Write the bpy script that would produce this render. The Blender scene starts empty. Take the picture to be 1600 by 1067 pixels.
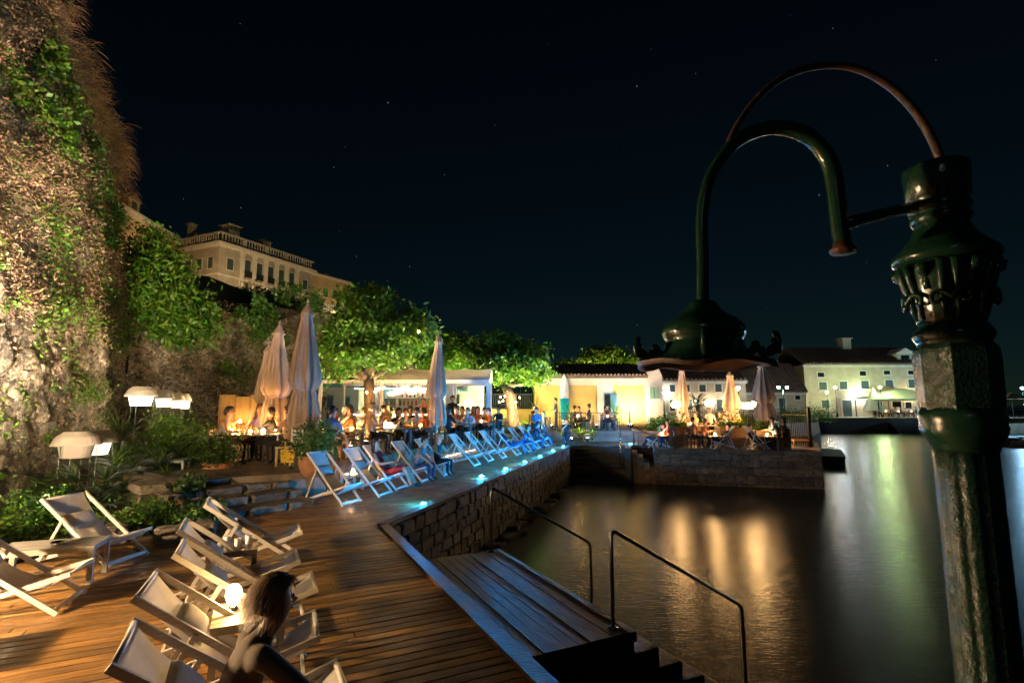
import bpy, bmesh, math, random
import numpy as np
from mathutils import Vector, Matrix, noise

scene = bpy.context.scene
col = scene.collection
R = math.radians
rnd = random.Random(7)
rng = np.random.default_rng(7)

# ---------------------------------------------------------------- camera
PITCH = math.atan(98.5 / 800.0)
CAMZ = 2.0
cam_data = bpy.data.cameras.new('camera')
cam_data.sensor_width = 36.0
cam_data.lens = 18.0
cam_data.clip_start = 0.05
cam_data.clip_end = 3000.0
cam = bpy.data.objects.new('camera', cam_data)
cam.location = (0, 0, CAMZ)
cam.rotation_euler = (R(90) + PITCH, 0, 0)
col.objects.link(cam)
scene.camera = cam

# ---------------------------------------------------------------- world: night sky
world = bpy.data.worlds.new('World')
scene.world = world
world.use_nodes = True
wt = world.node_tree
wt.nodes.clear()
w_out = wt.nodes.new('ShaderNodeOutputWorld')
w_bg = wt.nodes.new('ShaderNodeBackground')
w_sky = wt.nodes.new('ShaderNodeTexSky')
w_sky.sky_type = 'NISHITA'
w_sky.sun_disc = False
w_sky.sun_elevation = R(25)
w_sky.sun_rotation = R(200)
w_sky.dust_density = 0.0
w_sky.air_density = 1.0
w_tint = wt.nodes.new('ShaderNodeMixRGB')
w_tint.blend_type = 'MULTIPLY'
w_tint.inputs[0].default_value = 1.0
w_tint.inputs[2].default_value = (0.30, 0.70, 0.74, 1)
wt.links.new(w_sky.outputs[0], w_tint.inputs[1])
w_bg.inputs[1].default_value = 0.00075
wt.links.new(w_tint.outputs[0], w_bg.inputs[0])
# stars
w_tc = wt.nodes.new('ShaderNodeTexCoord')
w_vor = wt.nodes.new('ShaderNodeTexVoronoi')
w_vor.inputs['Scale'].default_value = 42.0
wt.links.new(w_tc.outputs['Generated'], w_vor.inputs['Vector'])
w_lt = wt.nodes.new('ShaderNodeMath'); w_lt.operation = 'LESS_THAN'; w_lt.inputs[1].default_value = 0.032
wt.links.new(w_vor.outputs['Distance'], w_lt.inputs[0])
w_sep = wt.nodes.new('ShaderNodeSeparateColor')
wt.links.new(w_vor.outputs['Color'], w_sep.inputs[0])
w_pw = wt.nodes.new('ShaderNodeMath'); w_pw.operation = 'POWER'; w_pw.inputs[1].default_value = 5.0
wt.links.new(w_sep.outputs[0], w_pw.inputs[0])
w_mu = wt.nodes.new('ShaderNodeMath'); w_mu.operation = 'MULTIPLY'
wt.links.new(w_lt.outputs[0], w_mu.inputs[0]); wt.links.new(w_pw.outputs[0], w_mu.inputs[1])
w_bg2 = wt.nodes.new('ShaderNodeBackground')
w_bg2.inputs[0].default_value = (0.75, 0.85, 1.0, 1)
w_ms = wt.nodes.new('ShaderNodeMath'); w_ms.operation = 'MULTIPLY'; w_ms.inputs[1].default_value = 0.16
wt.links.new(w_mu.outputs[0], w_ms.inputs[0])
wt.links.new(w_ms.outputs[0], w_bg2.inputs[1])
w_add = wt.nodes.new('ShaderNodeAddShader')
wt.links.new(w_bg.outputs[0], w_add.inputs[0]); wt.links.new(w_bg2.outputs[0], w_add.inputs[1])
wt.links.new(w_add.outputs[0], w_out.inputs[0])

# ---------------------------------------------------------------- faint moon
moon_data = bpy.data.lights.new('moon', 'SUN')
moon_data.energy = 0.012
moon_data.angle = R(0.5)
moon_data.color = (0.75, 0.87, 1.0)
moon = bpy.data.objects.new('moon', moon_data)
moon.rotation_euler = (R(65), 0, R(-20))
col.objects.link(moon)

# ---------------------------------------------------------------- view, engine
vs = scene.view_settings
vs.view_transform = 'Standard'; vs.look = 'None'; vs.exposure = 1.05; vs.gamma = 1.0
vs.use_curve_mapping = False
scene.render.engine = 'CYCLES'
cy = scene.cycles
cy.use_denoising = True
cy.max_bounces = 6; cy.diffuse_bounces = 3; cy.glossy_bounces = 3; cy.transmission_bounces = 4
cy.transparent_max_bounces = 6
cy.sample_clamp_indirect = 4.0
cy.sample_clamp_direct = 40.0
cy.caustics_reflective = False; cy.caustics_refractive = False
cy.use_light_tree = True
# ---------------------------------------------------------------- helpers
_c, _s = math.cos(PITCH), math.sin(PITCH)
def ray(u, v):
    a = (u - 800) / 800; b = -(v - 533.5) / 800
    return Vector((a, _c - b * _s, _s + b * _c))
def G(u, v, z=0.0):                       # point of the plane z seen there
    d = ray(u, v); t = (z - CAMZ) / d.z
    return Vector((d.x * t, d.y * t, z))
def D(u, v, Y):                           # point at depth Y
    d = ray(u, v); t = Y / d.y
    return Vector((d.x * t, Y, CAMZ + d.z * t))
def PX(u, Y, z=0.0):                      # x for column u at depth Y and height z
    return (u - 800) / 800 * (Y * _c + (z - CAMZ) * _s)
def PL(u, Y, z=0.0):
    return Vector((PX(u, Y, z), Y, z))

def tag(o, label=None, cat=None, group=None, kind=None):
    if label: o['label'] = label
    if cat: o['category'] = cat
    if group: o['group'] = group
    if kind: o['kind'] = kind
    return o
def empty(name, loc=(0, 0, 0), rz=0.0, label=None, cat=None, group=None):
    o = bpy.data.objects.new(name, None)
    o.empty_display_size = 0.1
    o.location = loc; o.rotation_euler = (0, 0, rz)
    col.objects.link(o)
    return tag(o, label, cat, group)
def link(name, me, parent=None, loc=None, rz=0.0, scale=None):
    o = bpy.data.objects.new(name, me)
    col.objects.link(o)
    if parent is not None: o.parent = parent
    if loc is not None: o.location = loc
    if rz: o.rotation_euler = (0, 0, rz)
    if scale is not None: o.scale = scale
    return o
def copy_tree(o, parent=None):
    c = o.copy(); col.objects.link(c)
    if parent is not None: c.parent = parent
    for ch in list(KIDS.get(o.name, [])) or list(o.children):
        copy_tree(ch, c)
    return c
KIDS = {}

class MB:
    """collects shapes, builds one mesh"""
    def __init__(s):
        s.v = []; s.f = []; s.m = []; s.cur = 0
    def mat(s, i): s.cur = i; return s
    def add(s, vs_, fs_):
        b = len(s.v); s.v += [tuple(p) for p in vs_]
        for f in fs_: s.f.append(tuple(b + i for i in f)); s.m.append(s.cur)
        return s
    def box(s, c, size, rz=0.0, M=None):
        x, y, z = (k / 2 for k in size)
        pts = [(-x,-y,-z),(x,-y,-z),(x,y,-z),(-x,y,-z),(-x,-y,z),(x,-y,z),(x,y,z),(-x,y,z)]
        if rz:
            cr, sr = math.cos(rz), math.sin(rz)
            pts = [(p[0]*cr-p[1]*sr, p[0]*sr+p[1]*cr, p[2]) for p in pts]
        if M is not None: pts = [tuple(M @ Vector(p)) for p in pts]
        pts = [(p[0]+c[0], p[1]+c[1], p[2]+c[2]) for p in pts]
        return s.add(pts, [(0,3,2,1),(4,5,6,7),(0,1,5,4),(1,2,6,5),(2,3,7,6),(3,0,4,7)])
    def b2(s, x0, x1, y0, y1, z0, z1):
        return s.box(((x0+x1)/2, (y0+y1)/2, (z0+z1)/2), (x1-x0, y1-y0, z1-z0))
    def beam(s, p0, p1, w, h, side=None):
        p0 = Vector(p0); p1 = Vector(p1); d = (p1 - p0).normalized()
        if side is None:
            side = Vector((0, 0, 1)) if abs(d.z) < .95 else Vector((1, 0, 0))
            a = d.cross(side).normalized()
        else: a = Vector(side).normalized()
        b = d.cross(a).normalized()
        pts = []
        for p in (p0, p1):
            for (i, j) in ((-1,-1),(1,-1),(1,1),(-1,1)):
                pts.append(p + a*(w/2*i) + b*(h/2*j))
        return s.add(pts, [(0,1,2,3),(7,6,5,4),(0,4,5,1),(1,5,6,2),(2,6,7,3),(3,7,4,0)])
    def tube(s, path, r, n=8, caps=True):
        path = [Vector(p) for p in path]
        rs = r if isinstance(r, (list, tuple)) else [r] * len(path)
        rings = []; prev = None
        for i, p in enumerate(path):
            if i == 0: t = path[1] - p
            elif i == len(path) - 1: t = p - path[i-1]
            else: t = (path[i+1] - path[i-1])
            t.normalize()
            if prev is None:
                up = Vector((0,0,1)) if abs(t.z) < .9 else Vector((1,0,0))
                a = t.cross(up).normalized()
            else:
                a = (prev - t * prev.dot(t)).normalized()
            prev = a; b = t.cross(a)
            rings.append([p + (a*math.cos(k*2*math.pi/n) + b*math.sin(k*2*math.pi/n))*rs[i] for k in range(n)])
        vs_ = [q for ring in rings for q in ring]; fs_ = []
        for i in range(len(path)-1):
            for k in range(n):
                fs_.append((i*n+k, i*n+(k+1)%n, (i+1)*n+(k+1)%n, (i+1)*n+k))
        if caps:
            fs_.append(tuple(range(n-1, -1, -1))); fs_.append(tuple((len(path)-1)*n+k for k in range(n)))
        return s.add(vs_, fs_)
    def lathe(s, prof, n=16, c=(0,0,0), caps=True, mod=None):
        vs_ = []; fs_ = []
        for i, (r, z) in enumerate(prof):
            for k in range(n):
                a = k*2*math.pi/n
                rr = r * (mod(a, z) if mod else 1.0)
                vs_.append((c[0]+rr*math.cos(a), c[1]+rr*math.sin(a), c[2]+z))
        for i in range(len(prof)-1):
            for k in range(n):
                fs_.append((i*n+k, i*n+(k+1)%n, (i+1)*n+(k+1)%n, (i+1)*n+k))
        if caps:
            fs_.append(tuple(range(n-1,-1,-1))); fs_.append(tuple((len(prof)-1)*n+k for k in range(n)))
        return s.add(vs_, fs_)
    def prism(s, poly, z0, z1):
        n = len(poly)
        area = sum(poly[i][0]*poly[(i+1)%n][1]-poly[(i+1)%n][0]*poly[i][1] for i in range(n))
        if area < 0: poly = list(reversed(poly))
        vs_ = [(p[0],p[1],z0) for p in poly] + [(p[0],p[1],z1) for p in poly]
        fs_ = [tuple(range(n-1,-1,-1)), tuple(range(n, 2*n))]
        fs_ += [(i,(i+1)%n,n+(i+1)%n,n+i) for i in range(n)]
        return s.add(vs_, fs_)
    def mesh(s, name, mats, smooth=False):
        me = bpy.data.meshes.new(name)
        me.from_pydata(s.v, [], s.f)
        mats = mats if isinstance(mats, (list, tuple)) else [mats]
        for m in mats: me.materials.append(m)
        if len(mats) > 1: me.polygons.foreach_set('material_index', s.m)
        if smooth: me.polygons.foreach_set('use_smooth', [True]*len(s.f))
        me.update()
        return me
    def build(s, name, mats, parent=None, smooth=False, bevel=0.0, loc=None, rz=0.0):
        me = s.mesh(name, mats, smooth)
        if bevel:
            bm = bmesh.new(); bm.from_mesh(me)
            bmesh.ops.bevel(bm, geom=bm.edges[:], offset=bevel, segments=1, affect='EDGES')
            bm.to_mesh(me); bm.free()
        return link(name, me, parent, loc, rz)

def fast_mesh(name, V, F, mats, smooth=False, midx=None):
    """V (n,3) array, F (m,k) array of equal sized faces"""
    V = np.asarray(V, np.float32); F = np.asarray(F, np.int32)
    me = bpy.data.meshes.new(name)
    me.vertices.add(len(V)); me.vertices.foreach_set('co', V.ravel())
    k = F.shape[1]
    me.loops.add(F.size); me.loops.foreach_set('vertex_index', F.ravel())
    me.polygons.add(len(F))
    me.polygons.foreach_set('loop_start', np.arange(0, F.size, k, dtype=np.int32))
    me.polygons.foreach_set('loop_total', np.full(len(F), k, np.int32))
    for m in (mats if isinstance(mats, (list, tuple)) else [mats]): me.materials.append(m)
    if midx is not None: me.polygons.foreach_set('material_index', np.asarray(midx, np.int32))
    if smooth: me.polygons.foreach_set('use_smooth', np.ones(len(F), bool))
    me.update(calc_edges=True)
    me.validate()
    return me

# ---------------------------------------------------------------- materials
MATS = {}
def mat(name, c1, rough=.6, c2=None, scale=4.0, detail=4.0, stretch=None, metal=0.0, bump=0.0, bscale=None,
        objrand=0.0, island=0.0, spec=.5, coords='Object', translucent=0.0, ramp=(.35, .65), bdist=.02, coat=0.0, rvar=0.0):
    if name in MATS: return MATS[name]
    m = bpy.data.materials.new(name); m.use_nodes = True
    nt = m.node_tree; N = nt.nodes; L = nt.links
    bs = N['Principled BSDF']; out = N['Material Output']
    bs.inputs['Roughness'].default_value = rough
    bs.inputs['Metallic'].default_value = metal
    bs.inputs['Specular IOR Level'].default_value = spec
    if coat: bs.inputs['Coat Weight'].default_value = coat; bs.inputs['Coat Roughness'].default_value = .12
    src = None
    def rgba(c): return (c[0], c[1], c[2], 1)
    tc = N.new('ShaderNodeTexCoord'); mp = N.new('ShaderNodeMapping')
    L.new(tc.outputs[coords], mp.inputs[0])
    if stretch: mp.inputs['Scale'].default_value = stretch
    oi = None
    if objrand:
        oi = N.new('ShaderNodeObjectInfo')
        cm = N.new('ShaderNodeCombineXYZ'); mm = N.new('ShaderNodeMath'); mm.operation = 'MULTIPLY'; mm.inputs[1].default_value = 37.0
        L.new(oi.outputs['Random'], mm.inputs[0])
        for i in range(3): L.new(mm.outputs[0], cm.inputs[i])
        L.new(cm.outputs[0], mp.inputs['Location'])
    if c2 is not None:
        nz = N.new('ShaderNodeTexNoise'); nz.inputs['Scale'].default_value = scale; nz.inputs['Detail'].default_value = detail
        nz.inputs['Roughness'].default_value = .62
        L.new(mp.outputs[0], nz.inputs['Vector'])
        rp = N.new('ShaderNodeValToRGB')
        rp.color_ramp.elements[0].position = ramp[0]; rp.color_ramp.elements[1].position = ramp[1]
        rp.color_ramp.elements[0].color = rgba(c1); rp.color_ramp.elements[1].color = rgba(c2)
        L.new(nz.outputs[0], rp.inputs[0]); src = rp.outputs[0]
    else:
        rg = N.new('ShaderNodeRGB'); rg.outputs[0].default_value = rgba(c1); src = rg.outputs[0]
    for amount, kind in ((objrand, 'o'), (island, 'i')):
        if not amount: continue
        if kind == 'o': val = oi.outputs['Random']
        else:
            ge = N.new('ShaderNodeNewGeometry'); val = ge.outputs['Random Per Island']
        mr = N.new('ShaderNodeMapRange'); mr.inputs['To Min'].default_value = 1 - amount; mr.inputs['To Max'].default_value = 1 + amount
        L.new(val, mr.inputs[0])
        hs = N.new('ShaderNodeHueSaturation'); L.new(mr.outputs[0], hs.inputs['Value']); L.new(src, hs.inputs['Color'])
        if kind == 'i':
            mh = N.new('ShaderNodeMapRange'); mh.inputs['To Min'].default_value = .5 - amount*.07; mh.inputs['To Max'].default_value = .5 + amount*.07
            mz = N.new('ShaderNodeMath'); mz.operation = 'FRACT'; mk = N.new('ShaderNodeMath'); mk.operation = 'MULTIPLY'; mk.inputs[1].default_value = 7.31
            L.new(val, mk.inputs[0]); L.new(mk.outputs[0], mz.inputs[0]); L.new(mz.outputs[0], mh.inputs[0]); L.new(mh.outputs[0], hs.inputs['Hue'])
        src = hs.outputs[0]
    L.new(src, bs.inputs['Base Color'])
    if rvar:
        nr = N.new('ShaderNodeTexNoise'); nr.inputs['Scale'].default_value = 2.3; nr.inputs['Detail'].default_value = 6; L.new(tc.outputs[coords], nr.inputs['Vector'])
        rm = N.new('ShaderNodeMapRange'); rm.inputs['From Min'].default_value = .35; rm.inputs['From Max'].default_value = .65; rm.inputs['To Min'].default_value = rough - rvar; rm.inputs['To Max'].default_value = rough + rvar
        L.new(nr.outputs[0], rm.inputs[0]); L.new(rm.outputs[0], bs.inputs['Roughness'])
    if bump:
        n2 = N.new('ShaderNodeTexNoise'); n2.inputs['Scale'].default_value = bscale or scale*3; n2.inputs['Detail'].default_value = 5
        L.new(mp.outputs[0], n2.inputs['Vector'])
        bp = N.new('ShaderNodeBump'); bp.inputs['Strength'].default_value = bump; bp.inputs['Distance'].default_value = bdist
        L.new(n2.outputs[0], bp.inputs['Height']); L.new(bp.outputs[0], bs.inputs['Normal'])
    if translucent:
        tr = N.new('ShaderNodeBsdfTranslucent'); L.new(src, tr.inputs[0])
        mx = N.new('ShaderNodeMixShader'); mx.inputs[0].default_value = translucent
        L.new(bs.outputs[0], mx.inputs[1]); L.new(tr.outputs[0], mx.inputs[2]); L.new(mx.outputs[0], out.inputs[0])
    MATS[name] = m
    return m
def emit(name, color, strength):
    if name in MATS: return MATS[name]
    m = bpy.data.materials.new(name); m.use_nodes = True
    bs = m.node_tree.nodes['Principled BSDF']
    bs.inputs['Base Color'].default_value = (color[0]*.6, color[1]*.6, color[2]*.6, 1)
    bs.inputs['Emission Color'].default_value = (color[0], color[1], color[2], 1)
    bs.inputs['Emission Strength'].default_value = strength
    MATS[name] = m
    return m

WARM = (1.0, .62, .28); WARM2 = (1.0, .50, .16); CANDLE = (1.0, .42, .10); WHITE = (1.0, .86, .66); COOL = (.85, .95, 1.0); BLUE = (.015, .36, 1.0)

m_deck = mat('deck_wood', (.34, .175, .043), .42, (.10, .042, .010), 2.2, 8, (1.2, 14, 14), bump=.5, bscale=10, objrand=.45, bdist=.012, rvar=.14)
m_deck2 = mat('wet_wood', (.115, .048, .022), .5, (.022, .010, .006), 3.0, 6, (1, 7, 7), bump=.8, bscale=9, objrand=.3, bdist=.02)
m_dark = mat('dark_timber', (.03, .022, .016), .7)
m_stone = mat('rubble_stone', (.20, .165, .125), .8, (.07, .058, .045), 5, 6, bump=.7, objrand=.35, bdist=.03)
m_wetstone = mat('wet_stone', (.05, .04, .03), .5, (.013, .011, .010), 5, 6, bump=.8, objrand=.4, bdist=.03)
m_ashlar = mat('ashlar', (.27, .165, .075), .75, (.085, .055, .03), 3, 6, bump=.5, objrand=.35, bdist=.02)
m_mortar = mat('mortar', (.07, .058, .045), .9, (.03, .026, .02), 3, 5, bump=.5)
m_paving = mat('paving', (.22, .17, .12), .7, (.10, .075, .055), 1.6, 6, bump=.3)
m_soil = mat('soil', (.05, .035, .022), .95, (.025, .018, .012), 3, 6, bump=.8)
m_whitewood = mat('white_wood', (.70, .65, .57), .5, (.50, .44, .37), 9, 6, (1, 1, 8), bump=.1)
m_canvas = mat('canvas', (.58, .53, .46), .85, (.43, .38, .32), 3, 7, bump=.35, bscale=9, bdist=.012, translucent=.25)
m_steel = mat('steel', (.55, .53, .50), .22, metal=1.0, bump=.05, bscale=30)
m_green = mat('green_paint', (.007, .030, .017), .17, (.011, .038, .022), 14, 5, bump=.3, bscale=70, bdist=.004, spec=.6)
m_greenr = mat('green_paint_thick', (.006, .024, .014), .17, (.010, .032, .019), 14, 5, bump=.7, bscale=110, bdist=.008, spec=.6)
m_iron = mat('iron', (.012, .012, .012), .45)
m_rust = mat('rusty_iron', (.10, .035, .015), .6, (.02, .02, .016), 20, 5, bump=.4, bscale=60, bdist=.004)
# ================================================================ the setting
A = G(600, 822); C = G(890, 698)
ex = Vector((.439, -.899, 0)); nx = Vector((.899, .439, 0))       # along the deck edge towards the camera / out to the water
ANG_N = math.atan2(nx.y, nx.x); ANG_E = math.atan2(ex.y, ex.x)
ac = (C - A).normalized(); acp = Vector((-ac.y, ac.x, 0))           # along the promenade / back from it
ANG_AC = math.atan2(ac.y, ac.x)
WATER = -1.6
TER = 0.55
T0 = A + acp*3.8 + ac*.3; T1 = C + acp*3.8 + ac*1.0
S0 = G(490, 790); S1 = G(330, 815)

# water
def water_mat():
    m = bpy.data.materials.new('water'); m.use_nodes = True
    nt = m.node_tree; N = nt.nodes; L = nt.links; bs = N['Principled BSDF']
    bs.inputs['Base Color'].default_value = (.012, .016, .012, 1)
    bs.inputs['Roughness'].default_value = .23
    bs.inputs['IOR'].default_value = 1.33
    tc = N.new('ShaderNodeTexCoord')
    h = None
    for sc, dist, st in ((4.0, .010, (.6, 1.0, 1)), (15.0, .010, (.35, 1.6, 1))):
        mp = N.new('ShaderNodeMapping'); mp.inputs['Scale'].default_value = st; mp.inputs['Rotation'].default_value = (0, 0, .3)
        L.new(tc.outputs['Object'], mp.inputs[0])
        nz = N.new('ShaderNodeTexNoise'); nz.inputs['Scale'].default_value = sc; nz.inputs['Detail'].default_value = 3
        L.new(mp.outputs[0], nz.inputs['Vector'])
        bp = N.new('ShaderNodeBump'); bp.inputs['Strength'].default_value = .55; bp.inputs['Distance'].default_value = dist
        L.new(nz.outputs[0], bp.inputs['Height'])
        if h: L.new(h.outputs[0], bp.inputs['Normal'])
        h = bp
    L.new(h.outputs[0], bs.inputs['Normal'])
    return m
o = MB().add([(-60,-60,WATER),(1500,-60,WATER),(1500,2500,WATER),(-60,2500,WATER)], [(0,1,2,3)]).build('water', water_mat())
tag(o, 'dark harbour water with soft golden and green reflections', 'water', kind='structure')

# ground behind
land = [(-17,19.5),(-5,28.4),(-1,27.4),(2.0,28.6),(16.6,28.6),(19.6,33),(39,66),(160,66),(160,420),(-220,420),(-220,19.5)]
o = MB().prism(land, -3, .28).build('ground', m_paving)
tag(o, 'paved town ground behind the terraces', 'ground', kind='structure')

# deck base, planks
deck_poly = [A, A + ex*9.6, Vector((-2.2,-2.5,0)), Vector((-9.5,-2.5,0)), Vector((-8.2,5.4,0)), G(0,890), G(60,868), G(240,840), G(330,815), S0,
             T0 + ac*2.3, T1, C]
base_poly = [A - nx*.03, A + ex*9.6 - nx*.03] + [p for p in deck_poly[2:-1]] + [C + acp*.03 - ac*.02]
base_poly[0] = A - nx*.05 + acp*.02
deck_root = MB().prism([(p.x, p.y) for p in base_poly], -3, -.045).build('wooden_deck', m_mortar)
tag(deck_root, 'long brown plank deck along the water edge', 'deck', kind='structure')
def clip_row(s):
    """intervals along nx where the row A+s*ex lies in deck_poly"""
    o0 = A + ex*s; ts = []
    n = len(deck_poly)
    for i in range(n):
        p, q = deck_poly[i], deck_poly[(i+1) % n]
        a = (p - o0).dot(ex); b = (q - o0).dot(ex)
        if (a < 0) != (b < 0):
            t = a / (a - b); ts.append(((p + (q - p)*t) - o0).dot(nx))
    ts.sort()
    return list(zip(ts[0::2], ts[1::2]))
PW = .12
plank_cache = {}
def plank_mesh(L, w=PW-.011, h=.04, m=None, key='d'):
    L = round(L*4)/4 or .25
    k = (key, L)
    if k not in plank_cache:
        bmx = MB().b2(-L/2, L/2, -w/2, w/2, -h, 0)
        me = bmx.mesh('plank', m or m_deck)
        bm = bmesh.new(); bm.from_mesh(me)
        bmesh.ops.bevel(bm, geom=[e for e in bm.edges if all(v.co.z > -.001 for v in e.verts)], offset=.004, segments=1, affect='EDGES')
        bm.to_mesh(me); bm.free()
        plank_cache[k] = me
    return plank_cache[k], L
far_mb = MB()
s = -17.6
while s < 9.4:
    for (t0, t1) in clip_row(s + PW/2):
        if t1 - t0 < .12: continue
        if s > -2.6 and s < 6.8 and True:
            t = t1; first = True
            while t > t0 + .05:
                L = rnd.uniform(2.2, 3.8)
                if first: L = rnd.choice([1.1, 1.9, 2.8, 3.6]); first = False
                L = min(L, t - t0)
                if t - L - t0 < .5: L = t - t0
                me, LL = plank_mesh(L)
                c = A + ex*(s + PW/2) + nx*(t - L/2)
                pk = link('plank', me, deck_root, (c.x, c.y, rnd.uniform(-.003, .0)), ANG_N, ((L-.004)/LL, 1, 1))
                t -= L
        else:
            c = A + ex*(s + PW/2) + nx*((t0+t1)/2)
            far_mb.box((c.x, c.y, -.02 + rnd.uniform(-.003, 0)), (t1 - t0, PW-.007, .04), ANG_N)
    s += PW
tag(far_mb.build('far_planks', m_deck, deck_root), kind='stuff')
# edge boards
eb = MB().beam(A - nx*.005 + Vector((0,0,.012)), A + ex*9.5 - nx*.005 + Vector((0,0,.012)), .15, .05)
eb.build('edge_board', m_deck2, deck_root)
eb = MB().beam(A + acp*.04 + Vector((0,0,.008)), C + acp*.04 + Vector((0,0,.008)), .17, .07)
eb.build('edge_board', m_deck2, deck_root)
MB().beam(A + ex*0 + nx*.06 + Vector((0,0,-.2)), A + ex*9.5 + nx*.06 + Vector((0,0,-.2)), .06, .34).build('edge_fascia', m_dark, deck_root)

# stone pieces
stone_meshes = []
def make_stones(m, count, rough, seed):
    out = []
    for k in range(count):
        r2 = random.Random(seed + k)
        bm = bmesh.new(); bmesh.ops.create_cube(bm, size=1.0)
        bmesh.ops.bevel(bm, geom=bm.edges[:], offset=.10, segments=1, affect='EDGES')
        for v in bm.verts:
            v.co += Vector((r2.uniform(-1,1), r2.uniform(-1,1), r2.uniform(-1,1))) * rough
        me = bpy.data.meshes.new('stone'); bm.to_mesh(me); bm.free(); me.materials.append(m)
        out.append(me)
    return out
st_wet = make_stones(m_wetstone, 9, .07, 10)
st_dry = make_stones(m_stone, 7, .06, 40)
st_ash = make_stones(m_ashlar, 7, .045, 70)
def stone_face(parent, p0, p1, z0, z1, ch, wmin, wmax, meshes, depth=.22, gap=.013, name='stone', seed=1, zscale=1.0, out=.02):
    r2 = random.Random(seed)
    d = (p1 - p0); Ltot = d.length; d.normalize(); nrm = Vector((d.y, -d.x, 0)); ang = math.atan2(d.y, d.x)
    z = z0; n = 0
    while z < z1 - .05:
        h = min(r2.uniform(ch*.8, ch*1.2), z1 - z)
        if z1 - z - h < ch*.45: h = z1 - z
        t = -r2.uniform(0, wmin)
        while t < Ltot:
            w = r2.uniform(wmin, wmax)
            a = max(t, 0); b = min(t + w, Ltot)
            if b - a > .07:
                c = p0 + d*((a+b)/2) - nrm*(depth/2 - out - r2.uniform(0, .035))
                o_ = link(name, r2.choice(meshes), parent, (c.x, c.y, z + h/2), ang, (b-a-gap, depth, h-gap)); n += 1
            t += w
        z += h
    return n
promenade_wall = MB().beam(A + acp*.16 + Vector((0,0,-1.55)), C + acp*.16 + Vector((0,0,-1.55)), .2, 2.9).build('promenade_wall', m_mortar)
tag(promenade_wall, 'rough wet rubble wall below the promenade deck with blue lights', 'wall')
k = stone_face(promenade_wall, A + ac*.02, C - ac*.05, -1.75, -.06, .225, .26, .62, st_wet, seed=3)
# footing rocks at the water line
for i in range(26):
    t = .5 + i*.55 + rnd.uniform(-.15,.15)
    p = A + ac*t - acp*rnd.uniform(.05, .3)
    link('rock', rnd.choice(st_wet), promenade_wall, (p.x, p.y, -1.6 + rnd.uniform(-.12, .02)), rnd.uniform(0, 3), (rnd.uniform(.35,.7), rnd.uniform(.3,.5), rnd.uniform(.2,.34)))

# lower landing with stairs into the water
Lb = G(830, 1025, -.32); PLW = 1.2; PLL = 3.35
landing = empty('bathing_landing', (Lb.x, Lb.y, -.32), ANG_E, 'wet wooden landing one step below the deck with stairs into the water', 'landing')
# local x: towards camera (ex), local y: nx
MB().b2(-PLL, 0, 0.0, PLW, -2.2, -.045).build('landing_base', m_wetstone, landing)
nb = 9; bw = PLW/nb
for i in range(nb):
    t = -PLL
    me = MB().b2(-PLL/2, PLL/2, -bw/2+.004, bw/2-.004, -.04, 0).mesh('board', m_deck2)
    link('board', me, landing, (-PLL/2, bw*(i+.5), rnd.uniform(-.004,.004)))
MB().b2(-PLL, .0, -.16, -.006, -.5, -.14).build('gutter', m_dark, landing)
for i in range(7):
    y0 = PLW + .31*i
    zt = -.20*(i+1)
    if zt < -1.75: break
    tr = MB().b2(-PLL+.05, .03 - .0*i, y0+.003, y0+.31, zt-.8, zt).build('step', m_wetstone, landing, bevel=.012)
MB().b2(-PLL, .025, PLW-.06, PLW+.015, -.09, .012).build('nosing', m_deck2, landing)

# handrails
def handrail(p0, direction, top, run, drop, foot, label, r=.021):
    """post at p0, rail of length run falling by drop, post down to foot"""
    d = Vector(direction); u = Vector((0,0,1))
    root = empty('handrail', p0, 0, label, 'handrail', 'steel handrails on the bathing stairs')
    rr = .10
    a = Vector((0,0,0)); b = u*top; e_ = b + d*run - u*drop; f = e_ - u*foot
    sl = (e_ - b).normalized()
    path = [a, b - u*rr]
    for k in range(1, 5):
        t = k/5; path.append((b - u*rr)*(1-t)**2 + b*2*t*(1-t) + (b + sl*rr)*t*t)
    path.append(b + sl*rr); path.append(e_ - sl*rr)
    for k in range(1, 5):
        t = k/5; path.append((e_ - sl*rr)*(1-t)**2 + e_*2*t*(1-t) + (e_ - u*rr)*t*t)
    path += [e_ - u*rr, f]
    MB().tube(path, r, 10).build('rail', m_steel, root, smooth=True)
    MB().lathe([(.055,0),(.055,.012),(.03,.02)], 12).build('flange', m_steel, root)
    return root
h1 = G(767, 862, -.32); h2 = G(958, 982, -.32)
handrail(h1, nx, 1.0, 1.9, 1.08, 1.3, 'steel stair handrail at the far end of the wooden landing')
handrail(h2, nx, 1.0, 1.9, 1.08, 1.3, 'steel stair handrail beside the lamp post end of the landing')

# ---- opposite quay
QC = G(1283, 705); QL = Vector((C.x + .02, C.y + .1, 0))
qd = (QC - QL).normalized(); qn = Vector((qd.y, -qd.x, 0)); ANG_Q = math.atan2(qd.y, qd.x)
SW0 = 3.9                                   # the stairs notch takes this length from the corner
QR = QC + (Vector((19.1, 32.7, 0)) - QC)
Q0 = QL + qd*SW0
quay_poly = [QL - qn*1.9, QL + qd*SW0 - qn*1.9, Q0, QC, QC + (QR-QC)*.62, Vector((2.0,28.7,0)), T1]
quay = MB().prism([(p.x,p.y) for p in quay_poly], -3, -.12).build('stone_quay', m_mortar)
tag(quay, 'stone quay with cafe tables across the water', 'quay', kind='structure')
MB().prism([(p.x,p.y) for p in quay_poly], -.118, -.006).build('quay_paving', m_paving, quay)
quay_wall = MB().beam(Q0 - qn*.16 + Vector((0,0,-1.6)), QC - qn*.16 + Vector((0,0,-1.6)), .2, 2.6).build('quay_wall', m_mortar)
tag(quay_wall, 'squared stone wall of the quay facing the basin', 'wall')
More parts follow.
